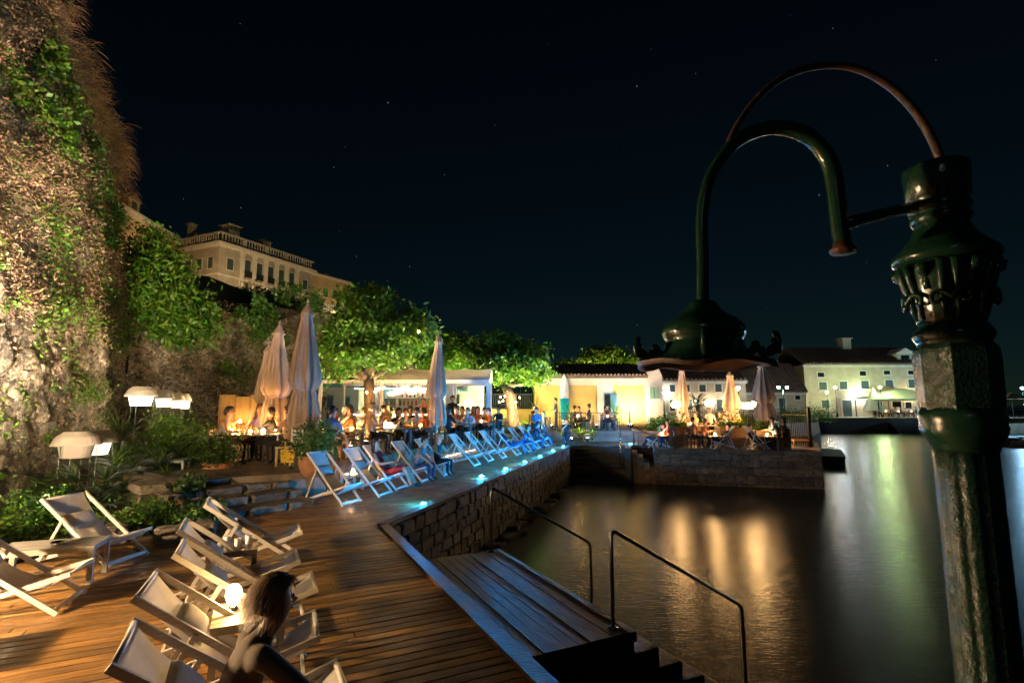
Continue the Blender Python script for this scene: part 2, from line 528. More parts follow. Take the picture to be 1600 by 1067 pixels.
stone_face(quay_wall, Q0, QC, -1.8, -.2, .33, .3, 1.05, st_ash, seed=9)
stone_face(quay_wall, QC + (QR-QC)*.0, QC + (QR-QC)*.5, -1.8, -.2, .3, .5, .9, st_ash, seed=12, name='side_stone')
t = 0
while t < (QC-Q0).length - .2:
    w = min(rnd.uniform(.7, 1.2), (QC-Q0).length - t)
    c = Q0 + qd*(t + w/2) - qn*.17
    link('coping_stone', rnd.choice(st_ash), quay_wall, (c.x, c.y, -.09), ANG_Q, (w-.02, .5, .2)); t += w
# stairs at the corner: broad flight facing the basin, then a flight falling along the wall
stairs = empty('harbour_stairs', (QL.x, QL.y, 0), ANG_Q, 'dark stone stairs from the quay down into the basin', 'stairs')
for i in range(7):
    z = -.19 - .2*i
    MB().b2(.05, 2.55, -.32*(i+1)+1.7-.0, 1.88 - .32*i, z-.9, z).build('step', m_wetstone, stairs, bevel=.015)
MB().b2(2.56, 2.86, -.3, 1.88, -2.6, -.0).build('landing_block', m_wetstone, stairs, bevel=.02)
for i in range(4):
    MB().b2(2.87 + .27*i, 2.865 + .27*(i+1), .0, 1.88, -2.4, -.24 - .2*i).build('side_step', m_ashlar, stairs, bevel=.012)
ha = QL + qd*2.35 - qn*1.5; hb = QL + qd*3.3 - qn*.9
handrail(ha, (-qn*-1 if False else qn), .95, 1.6, 1.0, .9, 'pale steel handrail at the head of the dark harbour stairs', .02)
handrail(Vector((QL.x,QL.y,0)) + qd*3.0 - qn*.35, qd, .95, 1.55, .75, 1.3, 'steel handrail dipping into the basin along the quay wall', .02)

# ---- terrace with tables
ter_poly = [G(497,775,TER)*1.0, T0 + ac*2.6, T1, Vector((-1,27.6,0)), Vector((-5,28.6,0)), Vector((-14.5,21.5,0)), Vector((-11.5,13.0,0)), Vector((-8.6,11.2,0)), Vector((-6.2,10.15,0))]
ter_poly[0] = Vector((-4.1, 11.55, 0)); ter_poly[1] = A + acp*3.75 + ac*3.6
o = MB().prism([(p.x,p.y) for p in ter_poly], -.5, TER).build('terrace', m_paving)
tag(o, 'raised stone terrace with the restaurant tables', 'terrace', kind='structure')
# terrace edge facing the promenade, low stone kerb with a lit strip
kerb = empty('terrace_kerb', (0,0,0), 0, 'low stone kerb behind the blue lit deckchairs', 'kerb')
ta, tb = ter_poly[1], ter_poly[2]; td = (tb-ta).normalized(); tl = (tb-ta).length; tn = Vector((td.y,-td.x,0))
t = 0
while t < tl - .3:
    w = min(rnd.uniform(.7,1.1), tl - t)
    c = ta + td*(t + w/2) + tn*.08
    link('kerb_stone', rnd.choice(st_ash), kerb, (c.x,c.y,.27), math.atan2(td.y,td.x), (w-.02,.3,.56)); t += w
# planting bed
bed = [G(0,890)+Vector((-3,0,0)), G(0,890), G(60,868), G(240,840), G(330,815), Vector((-6.2,10.1,0)), Vector((-8.6,11.2,0)), Vector((-11.5,13,0)), Vector((-15,20,0)), Vector((-12,10,0)), Vector((-9,5,0))]
o = MB().prism([(p.x,p.y) for p in bed], -.5, .05).build('planting_bed', m_soil)
tag(o, 'dark planting bed at the foot of the wall', 'planting bed', kind='structure')
# broad stone steps up to the terrace
steps = empty('stone_steps', (0,0,0), 0, 'worn stone steps climbing to the candle lit terrace', 'steps')
sd = (S0 - S1).normalized(); sn = Vector((-sd.y, sd.x, 0)); SL = (S0 - S1).length
for i, (z0, z1) in enumerate(((-.1,.13),(.10,.28),(.26,.42),(.40,.555))):
    off = .42*i
    t = -.25*i
    end = SL + .05 - .06*i
    while t < end - .05:
        w = min(rnd.uniform(.45,.95), end - t)
        if end - t - w < .25: w = end - t
        c = S1 + sd*(t + w/2) + sn*(off + .45 + rnd.uniform(-.03,.03))
        link('step_stone', rnd.choice(st_dry), steps, (c.x, c.y, (z0+z1)/2 + rnd.uniform(-.012,.012)), math.atan2(sd.y, sd.x) + rnd.uniform(-.03,.03), (w-.015, .9, z1-z0)); t += w
# ================================================================ fortress walls and vegetation
def fbm(p, o=4, s=1.0):
    return noise.fractal(Vector(p)*s, 1.0, 2.0, o)
def fort_mat():
    m = bpy.data.materials.new('fortress_rubble'); m.use_nodes = True
    nt = m.node_tree; N = nt.nodes; L = nt.links; bs = N['Principled BSDF']; bs.inputs['Roughness'].default_value = .9
    tc = N.new('ShaderNodeTexCoord')
    n1 = N.new('ShaderNodeTexNoise'); n1.inputs['Scale'].default_value = 1.1; n1.inputs['Detail'].default_value = 8; n1.inputs['Roughness'].default_value = .7
    mp = N.new('ShaderNodeMapping'); mp.inputs['Scale'].default_value = (1, 1, .55); L.new(tc.outputs['Object'], mp.inputs[0]); L.new(mp.outputs[0], n1.inputs['Vector'])
    r1 = N.new('ShaderNodeValToRGB'); e = r1.color_ramp.elements
    e[0].position = .34; e[0].color = (.045, .036, .028, 1); e[1].position = .66; e[1].color = (.52, .46, .37, 1)
    k = r1.color_ramp.elements.new(.48); k.color = (.20, .155, .105, 1)
    k = r1.color_ramp.elements.new(.58); k.color = (.30, .25, .185, 1)
    L.new(n1.outputs[0], r1.inputs[0])
    v = N.new('ShaderNodeTexVoronoi'); v.inputs['Scale'].default_value = 5.5; v.inputs['Randomness'].default_value = .9
    mp2 = N.new('ShaderNodeMapping'); mp2.inputs['Scale'].default_value = (1, 1, 1.5); L.new(tc.outputs['Object'], mp2.inputs[0])
    nd = N.new('ShaderNodeTexNoise'); nd.inputs['Scale'].default_value = 3; L.new(tc.outputs['Object'], nd.inputs['Vector'])
    ad = N.new('ShaderNodeVectorMath'); ad.operation = 'ADD'; L.new(mp2.outputs[0], ad.inputs[0]); L.new(nd.outputs['Color'], ad.inputs[1]); L.new(ad.outputs[0], v.inputs['Vector'])
    v2 = N.new('ShaderNodeTexVoronoi'); v2.feature = 'DISTANCE_TO_EDGE'; v2.inputs['Scale'].default_value = 5.5; v2.inputs['Randomness'].default_value = .9; L.new(ad.outputs[0], v2.inputs['Vector'])
    hs = N.new('ShaderNodeHueSaturation'); sp = N.new('ShaderNodeSeparateColor'); L.new(v.outputs['Color'], sp.inputs[0])
    mr = N.new('ShaderNodeMapRange'); mr.inputs['To Min'].default_value = .3; mr.inputs['To Max'].default_value = 1.6; L.new(sp.outputs[0], mr.inputs[0]); L.new(mr.outputs[0], hs.inputs['Value'])
    n3 = N.new('ShaderNodeTexNoise'); n3.inputs['Scale'].default_value = 14; n3.inputs['Detail'].default_value = 8; n3.inputs['Roughness'].default_value = .75; L.new(tc.outputs['Object'], n3.inputs['Vector'])
    mr3 = N.new('ShaderNodeMapRange'); mr3.inputs['From Min'].default_value = .3; mr3.inputs['From Max'].default_value = .7; mr3.inputs['To Min'].default_value = .35; mr3.inputs['To Max'].default_value = 1.5; L.new(n3.outputs[0], mr3.inputs[0])
    hs3 = N.new('ShaderNodeHueSaturation'); L.new(mr3.outputs[0], hs3.inputs['Value']); L.new(r1.outputs[0], hs.inputs['Color']); L.new(hs.outputs[0], hs3.inputs['Color']); L.new(hs3.outputs[0], bs.inputs['Base Color'])
    b1 = N.new('ShaderNodeBump'); b1.inputs['Strength'].default_value = .9; b1.inputs['Distance'].default_value = .10
    mn = N.new('ShaderNodeMath'); mn.operation = 'MINIMUM'; mn.inputs[1].default_value = .22; L.new(v2.outputs['Distance'], mn.inputs[0]); L.new(mn.outputs[0], b1.inputs['Height'])
    b2 = N.new('ShaderNodeBump'); b2.inputs['Strength'].default_value = 1.0; b2.inputs['Distance'].default_value = .09; L.new(n3.outputs[0], b2.inputs['Height']); L.new(b1.outputs[0], b2.inputs['Normal'])
    L.new(b2.outputs[0], bs.inputs['Normal'])
    return m
m_fort = fort_mat()
class Wall:
    def __init__(s, p0, p1, top, batter, seed, step=None):
        s.p0 = Vector(p0); s.p1 = Vector(p1); s.d = (s.p1 - s.p0).normalized(); s.L = (s.p1 - s.p0).length
        s.m = Vector((s.d.y, -s.d.x, 0)); s.top = top; s.b = batter; s.seed = seed; s.step = step
    def disp(s, t, z):
        q = Vector((t, z, s.seed))
        k = fbm(q, 5, .35)*.42 + fbm(q + Vector((9,4,2)), 4, 1.3)*.16 + fbm(q + Vector((3,7,5)), 3, 3.6)*.07
        if s.step:
            ts, depth = s.step
            f = min(1, max(0, (t - ts - .15*math.sin(z*1.3))/.35)); k -= depth*f
        return k
    def pt(s, t, z, extra=0.0):
        off = -s.b*z + s.disp(t, z) + extra
        p = s.p0 + s.d*t + s.m*off
        return Vector((p.x, p.y, z))
    def hit(s, u, v):
        """(t, z) where the pixel ray meets the mean plane"""
        r = ray(u, v); o_ = Vector((0,0,CAMZ))
        nrm = s.m + Vector((0,0,s.b))
        k = (s.p0 - o_).dot(nrm) / r.dot(nrm)
        p = o_ + r*k
        return (p - s.p0).dot(s.d), p.z
    def mesh(s, name, t0, t1, z0, res, thick=3.0):
        nt_ = int((t1-t0)/res)+1; nz_ = int((s.topf(t0)*0 + s.maxtop - z0)/res)+1
        V = []; 
        for i in range(nt_+1):
            t = t0 + (t1-t0)*i/nt_; tp = s.topf(t)
            for j in range(nz_+1):
                z = z0 + (tp - z0)*j/nz_
                V.append(s.pt(t, z))
            q = s.pt(t, tp); V.append(Vector((q.x, q.y, tp)) - s.m*thick)
        st = nz_+2; F = []
        for i in range(nt_):
            for j in range(nz_+1):
                F.append((i*st+j, (i+1)*st+j, (i+1)*st+j+1, i*st+j+1))
        return fast_mesh(name, np.array([tuple(v) for v in V]), np.array(F), m_fort, smooth=True)
W1 = Wall((-10.2,10.5,0), (-14.3,20.5,0), 13.6, .105, 1.0)
W1.step = (W1.hit(148, 480)[0], .75)
W1.maxtop = 13.9
W1.topf = lambda t: 13.4 + .4*math.sin(t*.9) + .3*math.sin(t*2.3+1)
fort1 = link('fortress_wall', W1.mesh('fortress_wall', -13.0, W1.L+.2, -.3, .14))
tag(fort1, 'towering rough fortress wall overgrown with dry grass and ivy', 'wall')
W2 = Wall((-15.0,21.6,0), (-6.2,31.0,0), 8.5, .06, 5.0)
W2.maxtop = 8.2
W2.topf = lambda t: 6.1 + .07*t + .35*math.sin(t*1.1)
fort2 = link('fortress_wall', W2.mesh('fortress_wall', -1.0, W2.L+.5, -.3, .17))
tag(fort2, 'lower brown fortress wall behind the restaurant terrace', 'wall')
# end cap of the first wall
V = [tuple(W1.pt(W1.L+.2, z)) for z in np.linspace(-.3, W1.topf(W1.L+.2), 30)]
Vb = [tuple(Vector(p) - W1.m*4) for p in V]
link('wall_end', fast_mesh('wall_end', np.array(V + Vb), np.array([(i, i+30, i+31, i+1) for i in range(29)]), m_fort), fort1)
# single stones standing proud in the lower wall
cnt = 0
for k in range(1400):
    t, z = rnd.uniform(-1.0, W1.L), rnd.uniform(.05, 4.6) ** 1.0
    if rnd.random() < z/7.0 or cnt >= 290: continue
    p = W1.pt(t, z, -.06)
    w = rnd.uniform(.14, .36)
    o_ = link('stone', rnd.choice(st_dry), fort1, p, math.atan2(W1.d.y, W1.d.x), (w, rnd.uniform(.14,.2), w*rnd.uniform(.45,.8)))
    o_.rotation_euler = (rnd.uniform(-.12,.12), rnd.uniform(-.15,.15), math.atan2(W1.d.y, W1.d.x) + rnd.uniform(-.15,.15)); cnt += 1

m_ivy = mat('ivy_leaf', (.06, .15, .014), .5, (.03, .085, .010), 2, 3, island=.5, translucent=.3)
m_bright = mat('bright_leaf', (.095, .20, .014), .5, (.05, .125, .010), 2, 3, island=.5, translucent=.35)
m_treeleaf = mat('tree_leaf', (.10, .205, .012), .5, (.05, .13, .008), 1.5, 3, island=.5, translucent=.35)
m_drygrass = mat('dry_grass', (.38, .22, .11), .8, (.16, .08, .04), 1.2, 4, island=.55, translucent=.2)
m_palegrass = mat('pale_grass', (.48, .36, .23), .8, (.24, .165, .10), 1.2, 4, island=.5, translucent=.2)
m_palm = mat('palm_leaf', (.05, .10, .02), .4, (.025, .055, .012), 3, 3, island=.4, translucent=.15)
m_bark = mat('bark', (.16, .10, .065), .9, (.06, .038, .025), 6, 6, (1, 1, .35), bump=.9, bdist=.04)

def rand_unit(n):
    v = rng.normal(size=(n,3)); return v / np.linalg.norm(v, axis=1)[:,None]
def leaf_arrays(P, size, aspect=.5, bias=(0,0,-.35), nrm=None, nb=.6, fold=.12):
    """one folded quad leaf per point"""
    n = len(P); P = np.asarray(P, float)
    d = rand_unit(n) + np.array(bias); d /= np.linalg.norm(d, axis=1)[:,None]
    up = rand_unit(n)
    if nrm is not None: up = up*(1-nb) + np.asarray(nrm)*nb
    s_ = np.cross(d, up); s_ /= (np.linalg.norm(s_, axis=1)[:,None] + 1e-6)
    nn = np.cross(s_, d)
    L = size*rng.uniform(.4, 1.6, n)[:,None]
    V = np.empty((n,4,3))
    V[:,0] = P; V[:,1] = P + d*L*.5 + s_*L*aspect*.5 + nn*L*fold
    V[:,2] = P + d*L; V[:,3] = P + d*L*.5 - s_*L*aspect*.5 + nn*L*fold
    F = np.arange(4*n).reshape(n,4)
    return V.reshape(-1,3), F
def blade_arrays(P, Dr, L, w, droop, seg=3):
    """long curved blades, tapering"""
    n = len(P); P = np.asarray(P, float); Dr = np.asarray(Dr, float); Dr /= np.linalg.norm(Dr, axis=1)[:,None]
    L = np.broadcast_to(np.asarray(L, float), (n,))[:,None]; droop = np.broadcast_to(np.asarray(droop, float), (n,))[:,None]
    side = np.cross(Dr, np.array([0,0,1.0]) + rand_unit(n)*.5); side /= np.linalg.norm(side, axis=1)[:,None] + 1e-6
    V = np.empty((n, 2*(seg+1), 3))
    for k in range(seg+1):
        f = k/seg
        c = P + Dr*L*f + np.array([0,0,-1.0])*droop*L*f*f
        ww = w*(1 - f)**.7*(.5+f if f < .5 else 1.0) + .0015
        V[:,2*k] = c - side*ww/2; V[:,2*k+1] = c + side*ww/2
    base = (np.arange(n)*2*(seg+1))[:,None]
    F = np.concatenate([base + np.array([[2*k, 2*k+1, 2*k+3, 2*k+2]]) for k in range(seg)], axis=0)
    return V.reshape(-1,3), F
def merge(parts):
    Vs, Fs, b = [], [], 0
    for V, F in parts:
        Vs.append(V); Fs.append(F + b); b += len(V)
    return np.concatenate(Vs), np.concatenate(Fs)

# dry grass over the big wall
def wall_grass(W, n, dens, lmin, lmax, seed, nbl, mtl, name, label, w=.022):
    r2 = np.random.default_rng(seed); Ps = []; Ds = []; Ls = []
    made = 0; tries = 0
    while made < n and tries < n*30:
        tries += 1
        t = r2.uniform(-3.0, W.L); z = r2.uniform(.3, W.topf(t)+.25)
        if r2.random() > dens(t, z): continue
        p = W.pt(t, min(z, W.topf(t)))
        k = int(nbl*r2.uniform(.6,1.3))
        out = np.array(W.m)*1.0
        ll = r2.uniform(lmin, lmax)
        for _ in range(k):
            Ps.append(np.array(p) + r2.normal(size=3)*.10)
            dd = out*r2.uniform(.4,1.0) + r2.normal(size=3)*.35 + np.array([0,0, r2.uniform(-.3,.5)])
            Ds.append(dd); Ls.append(ll*r2.uniform(.5,1.2))
        made += 1
    V, F = blade_arrays(np.array(Ps), np.array(Ds), np.array(Ls), w, np.array(Ls)*0 + .45, 2)
    o_ = link(name, fast_mesh(name, V, F, mtl))
    return tag(o_, label, 'dry grass', kind='stuff')
def dens1(t, z):
    k = .5 + fbm(Vector((t*.5, z*.35, 3.3)), 3)*.9
    cl = 1.0 if fbm(Vector((t*1.1, z*.8, 7.7)), 3) + fbm(Vector((t*3, z*2.2, 1.7)), 2)*.5 > -.03 else .10
    return max(0, min(1, (z - 3.2)/4.0)) * (.35 + .9*max(0,k)) * cl + (.03 if z > 1 else 0)*cl
m_twig = mat('dry_leaf', (.30, .205, .125), .85, (.10, .062, .036), 1.6, 5, island=.6, translucent=.15)
m_twig2 = mat('bleached_leaf', (.46, .37, .26), .85, (.20, .145, .095), 1.6, 5, island=.55, translucent=.15)
def wall_scrub(W, n, dens, k, size, mtl, name, label, seed, tmin=-3.0, spread=.16, out=.14, asp=.4):
    """dead climber: clumps of small dry leaves and twig ends"""
    r2 = np.random.default_rng(seed); P = []; made = tries = 0
    while made < n and tries < n*40:
        tries += 1
        t = r2.uniform(tmin, W.L - .05); z = r2.uniform(.4, W.topf(t) + .1)
        if r2.random() > dens(t, z): continue
        made += 1; ln = r2.uniform(.5, 1.6)
        for _ in range(int(k*r2.uniform(.5, 1.5))):
            g = np.clip(r2.normal(size=3), -2, 2)
            P.append(tuple(W.pt(min(t + g[0]*spread*ln, W.L), z + g[1]*spread*1.5*ln - .1, abs(g[2])*out*ln)))
    V, F = leaf_arrays(np.array(P), size, asp, (W.m.x*.5, W.m.y*.5, -.25))
    return tag(link(name, fast_mesh(name, V, F, mtl)), label, 'dry scrub', kind='stuff')
wall_scrub(W1, 1500, dens1, 56, .068, m_twig, 'dry_scrub', 'brown withered climber covering the upper part of the tall wall', 1)
wall_scrub(W1, 800, lambda t, z: dens1(t, z)*.8 + (.06 if z > 2 else .0), 26, .05, m_twig2, 'bleached_scrub', 'bleached twigs and dead leaves on the lamp lit stone', 2, spread=.13, out=.08)
wall_scrub(W1, 340, lambda t, z: dens1(t, z)*.6 + .15, 34, .075, m_bright, 'green_sprouts', 'scattered green shoots among the withered climber', 4, spread=.11, out=.12, asp=.55)
wall_scrub(W2, 700, lambda t, z: .2 + .7*max(0, fbm(Vector((t*.6, z*.5, 8)), 3)+.25), 34, .09, m_twig, 'dry_scrub', 'brown withered scrub on the lower wall behind the terrace', 5, -.5)
wall_scrub(W2, 160, lambda t, z: .4 if z > 2 else .1, 34, .09, m_ivy, 'green_sprouts', 'scattered green shoots on the lower wall', 6, -.5, asp=.55)
wall_grass(W1, 1300, dens1, .15, .45, 7, 9, m_palegrass, 'dry_grass', 'wispy straw coloured grass between the dead climbers', .012)
# big plumes at the rim of the wall
Ps, Ds, Ls = [], [], []
for k in range(260):
    t = rnd.uniform(-4, W1.L+.1); z = W1.topf(t) - rnd.uniform(0, 1.8)**1.2
    if rnd.random() < .25: t = W1.L + rnd.uniform(-.6, .1); z = rnd.uniform(8.5, 13.4)
    p = W1.pt(t, z)
    ll = rnd.uniform(.3, .85)
    for j in range(34):
        Ps.append(np.array(p) + rng.normal(size=3)*.16)
        base = np.array(W1.m)*1.0 + np.array(W1.d)*.25
        Ds.append(base*rnd.uniform(.3,1.0) + rng.normal(size=3)*.48 + np.array([0,0,rnd.uniform(-.1,.7)])); Ls.append(ll*rnd.uniform(.5,1.15))
V, F = blade_arrays(np.array(Ps), np.array(Ds), np.array(Ls), .016, .5, 3)
m_plume = mat('plume', (.36, .20, .10), .8, (.18, .09, .045), 1.5, 4, island=.5, translucent=.25)
tag(link('grass_plumes', fast_mesh('grass_plumes', V, F, m_plume)), 'feathery rust coloured grass plumes overhanging the wall top', 'dry grass', kind='stuff')

# ivy clumps on the walls, each a thing of its own
def ivy(W, u, v, ru, rv, n, label, size=.12, m=None, depth=.35, group='ivy clumps on the old walls'):
    t, z = W.hit(u, v); t1, _ = W.hit(u+ru, v); _, z1 = W.hit(u, v-rv)
    rt, rz_ = abs(t1-t), abs(z1-z)
    nb_ = max(3, int(rt*rz_*5)); P = []; Nn = []
    cl = []
    for k in range(nb_):
        a = rnd.uniform(0, 2*math.pi); q = math.sqrt(rnd.random())
        cl.append((t + rt*q*math.cos(a), z + rz_*q*math.sin(a), rnd.uniform(.12,.34), rnd.uniform(.3,1)))
    for k in range(n):
        ct, cz, cr, dd = rnd.choice(cl)
        g = np.clip(rng.normal(size=3), -1.8, 1.8)
        p = W.pt(min(ct + g[0]*cr, W.L - .05), max(.1, cz + g[1]*cr), abs(g[2])*depth*dd)
        P.append(p)
    V, F = leaf_arrays(P, size, .6, (W.m.x*.4, W.m.y*.4, -.55), np.array([W.m]*n), .55)
    root = empty('ivy_clump', W.pt(t, z), 0, label, 'ivy', group)
    c = np.array(root.location)
    link('foliage', fast_mesh('foliage', V - c, F, m or m_ivy), root)
    st = MB()
    for k in range(4):
        ct, cz, cr, dd = rnd.choice(cl)
        q = [W.pt(t + (ct-t)*f, z - rz_ + (cz - z + rz_)*f, .03) - Vector(c) for f in (0,.4,.8,1)]
        st.tube(q, [.03,.022,.014,.006], 5)
    st.build('stem', m_bark, root)
    return root
ivy(W1, 66, 125, 42, 38, 2600, 'bright green ivy clump high on the tall wall near its dry grass crest', m=m_bright)
ivy(W1, 58, 188, 42, 32, 2000, 'broad ivy patch just below the highest green clump', m=m_bright)
ivy(W1, 160, 268, 40, 52, 3400, 'dark ivy mass at the outer edge of the tall wall', depth=.3)
ivy(W1, 178, 335, 28, 48, 2600, 'ivy hanging under the dark mass at the wall edge', depth=.3)
ivy(W1, 66, 355, 14, 14, 380, 'small green tuft halfway up the tall wall', .09, m_bright)
ivy(W1, 58, 490, 14, 18, 420, 'yellow green tuft on the pale wall above the pointed shadow', .08, m_bright)
ivy(W1, 122, 612, 16, 20, 600, 'green tuft low on the lit wall above the twin lamp shades', .07, m_bright)
ivy(W1, 150, 452, 12, 16, 380, 'small tuft beside the dark groove of the wall', .08)
ivy(W1, 190, 470, 22, 20, 900, 'ivy cushion beside the groove near the wall corner', .09)
ivy(W1, 206, 523, 26, 26, 1300, 'rounded ivy cushion on the bright wall corner', .09, m_bright)
ivy(W1, 90, 470, 11, 14, 300, 'tiny green sprig in the middle of the lit wall', .07, m_bright)
ivy(W1, 125, 515, 10, 14, 260, 'tiny sprig on the wall left of the bright corner'.replace('left of', 'before'), .07, m_bright)
ivy(W1, 80, 415, 16, 10, 320, 'flat sprig of ivy across the middle of the tall wall', .08, m_bright)
ivy(W2, 425, 520, 45, 40, 2200, 'dark climber behind the pair of closed parasols', .13)
ivy(W2, 470, 470, 40, 22, 1400, 'dark creeper along the lower wall under the palace', .13)
ivy(W2, 395, 490, 26, 26, 900, 'loose creeper next to the fig tree on the lower wall', .12)
ivy(W2, 358, 580, 14, 16, 300, 'small tuft above the bamboo screen', .1, m_bright)

# ---- trees
def tree(name, base, trunk, crown, n_leaf, leaf, label, m=None, limbs=5, r0=.2, group='trees around the restaurant', cl_r=.38, seed=1):
    r2 = random.Random(seed)
    root = empty(name, base, 0, label, 'tree', group)
    b = Vector(base)
    tp = [Vector(p) - b for p in trunk]
    tb_ = MB(); nT = len(tp)
    tb_.tube(tp, [r0*(1.35 if i == 0 else 1 - .35*i/nT) for i in range(nT)], 10)
    for k in range(limbs):
        cc, cr = r2.choice(crown); cc = Vector(cc) - b
        a = r2.uniform(0, 6.28)
        e_ = cc + Vector((math.cos(a)*cr[0]*.65, math.sin(a)*cr[1]*.65, r2.uniform(-.3,.6)*cr[2]))
        st = tp[-1]*.9 + tp[-2]*.1
        md = st*.5 + e_*.5 + Vector((r2.uniform(-.2,.2), r2.uniform(-.2,.2), -.25))
        tb_.tube([st, st*.6+md*.4, md, e_*.6+md*.4, e_], [r0*.55, r0*.45, r0*.33, r0*.2, r0*.06], 7)
    tb_.build('trunk', m_bark, root, smooth=True)
    P = []; Bi = []
    vol = [c[1][0]*c[1][1]*c[1][2] for c in crown]; tot = sum(vol)
    for (cc, cr), vv in zip(crown, vol):
        nn = int(n_leaf*vv/tot); ncl = max(10, int(70*vv/tot*1.2))
        cls = []
        for k in range(ncl):
            d = rand_unit(1)[0]; q = r2.uniform(.45, 1.0)**.5 * (1 + .22*fbm(Vector(d)*1.7 + Vector((seed,0,0)), 3))
            if d[2] < -.35: q *= .8
            cls.append((np.array(cc) - np.array(b) + d*np.array(cr)*q, d, r2.uniform(.7,1.3)*cl_r))
        for k in range(nn):
            c_, d, rr = cls[r2.randrange(ncl)]
            g = rng.normal(size=3)*np.array([rr, rr, rr*.55])
            P.append(c_ + g)
    V, F = leaf_arrays(np.array(P), leaf, .38, (0,0,-.3))
    link('crown', fast_mesh('crown', V, F, m or m_treeleaf), root)
    return root
def crown_px(u, v, Y, ru, rv, ry=None):
    c = D(u, v, Y); k = Y/800
    return ((c.x, c.y, c.z), (ru*k, (ry or ru)*k, rv*k))
tb0 = PL(577, 18, TER)
tree('acacia_tree', tb0, [tb0, tb0+Vector((.02,0,.7)), tb0+Vector((-.02,0,1.4)), D(576,588,18)], [crown_px(578,540,18,66,48), crown_px(562,488,18,42,36), crown_px(628,522,18,40,48), crown_px(535,545,18,36,46), crown_px(590,470,17.8,22,24)],
     26000, .19, 'large dark tree with an orange lit trunk by the bar', limbs=9, r0=.24, seed=3, cl_r=.27)
tb1 = PL(802, 27, TER)
tree('acacia_tree', tb1, [tb1, tb1+Vector((-.05,0,1.0)), D(797,618,27), D(788,600,27)], [crown_px(795,568,27,58,34), crown_px(780,548,27,34,26), crown_px(828,575,27,30,30)],
     15000, .24, 'round crowned tree with bulbs on its trunk before the pale house', limbs=8, r0=.33, seed=5, cl_r=.34)
for (u, v, Y, ru, rv, sd_, lb) in ((672,560,33,34,40,7,'yellow green tree behind the closed parasol by the bar'), (716,560,35,32,34,8,'bright green tree between the parasol and the round crowned tree'),
                                (640,575,36,26,26,9,'dim tree glimpsed under the large dark crown'), (945,566,44,40,24,11,'flat topped tree rising behind the pale house roof'), (884,578,46,15,9,12,'small distant treetop beside the pale house roof')):
    b0 = PL(u, Y, .3)
    tree('acacia_tree', b0, [b0, b0+Vector((.1,0,1.2)), D(u, v+rv*.6, Y)], [crown_px(u,v,Y,ru,rv), crown_px(u+ru*.4,v-rv*.4,Y,ru*.5,rv*.5)], int(2500+ru*130), .28, lb, m_bright, 4, .18, seed=sd_, cl_r=.4)
# fig tree growing out of the wall corner
fb = W2.pt(.6, 5.2)
tree('fig_tree', fb, [fb, fb+Vector((.3,-.4,1.2)), D(268,470,20.8)], [crown_px(262,462,20.8,44,56,30), crown_px(228,385,21.5,20,34,18), crown_px(294,508,20.8,32,34,24), crown_px(243,418,21,28,28,22)], 15000, .22,
     'big leafy fig growing from the wall corner below the palace', m_bright, 7, .14, seed=21, cl_r=.4, group=None)

# ---- shrubs, palms, potted plants
def shrub(base, r, h, n, label, leaf=.08, m=None, name='shrub', group='shrubs on the terrace edge', pot=None, cat='shrub'):
    base = Vector(base)
    root = empty(name, base, 0, label, cat, group)
    z0 = 0
    if pot:
        pr, ph = pot
        MB().lathe([(pr*.62,0),(pr*.95,ph*.3),(pr*1.08,ph*.6),(pr*.9,ph*.88),(pr*1.0,ph*.93),(pr*1.0,ph),(pr*.85,ph),(pr*.8,ph*.9)], 20).build('pot', m_terra, root, smooth=True)
        z0 = ph*.9
    MB().tube([(0,0,0 if not pot else z0-.05),(.02,0,z0+h*.3),(0,.02,z0+h*.6)], [.03,.022,.01], 6).build('stem', m_bark, root)
    cls = [(rand_unit(1)[0]*np.array([r,r,h*.5])*rnd.uniform(.4,1)**.5 + np.array([0,0,z0+h*.55]), rnd.uniform(.08,.2)*max(.5,r/.5)) for _ in range(26)]
    P = [c_ + rng.normal(size=3)*s_ for c_, s_ in (rnd.choice(cls) for _ in range(n))]
    P = np.array(P); P[:,2] = np.maximum(P[:,2], .02)
    V, F = leaf_arrays(P, leaf, .5, (0,0,.2))
    link('foliage', fast_mesh('foliage', V, F, m or m_ivy), root)
    return root
m_terra = mat('terracotta', (.42, .20, .10), .75, (.30, .14, .07), 5, 5, bump=.3)
def fan_palm(base, n, L, label, m=None, name='palm', group='palms in the planting bed'):
    """fronds: stalk + fan of blades"""
    base = Vector(base); root = empty(name, base, 0, label, 'palm', group)
    st = MB(); Ps, Ds, Ls = [], [], []
    for k in range(n):
        a = rnd.uniform(0, 6.28); el = rnd.uniform(.25, 1.25)
        d = Vector((math.cos(a)*math.cos(el), math.sin(a)*math.cos(el), math.sin(el)))
        l = L*rnd.uniform(.6,1.0); tip = d*l - Vector((0,0,.12*l))
        st.tube([(0,0,.05), d*l*.5, tip], [.012,.009,.006], 4)
        side = d.cross(Vector((0,0,1))).normalized(); upv = side.cross(d)
        for j in range(15):
            f = (j-7)/7*1.35
            dd = d*math.cos(f) + side*math.sin(f) + upv*rnd.uniform(-.15,.15)
            Ps.append(tuple(tip)); Ds.append(tuple(dd)); Ls.append(l*rnd.uniform(.55,.8))
    st.build('stalks', m_palm, root)
    V, F = blade_arrays(np.array(Ps), np.array(Ds), np.array(Ls), .055, .25, 3)
    link('fronds', fast_mesh('fronds', V, F, m or m_palm), root)
    return root
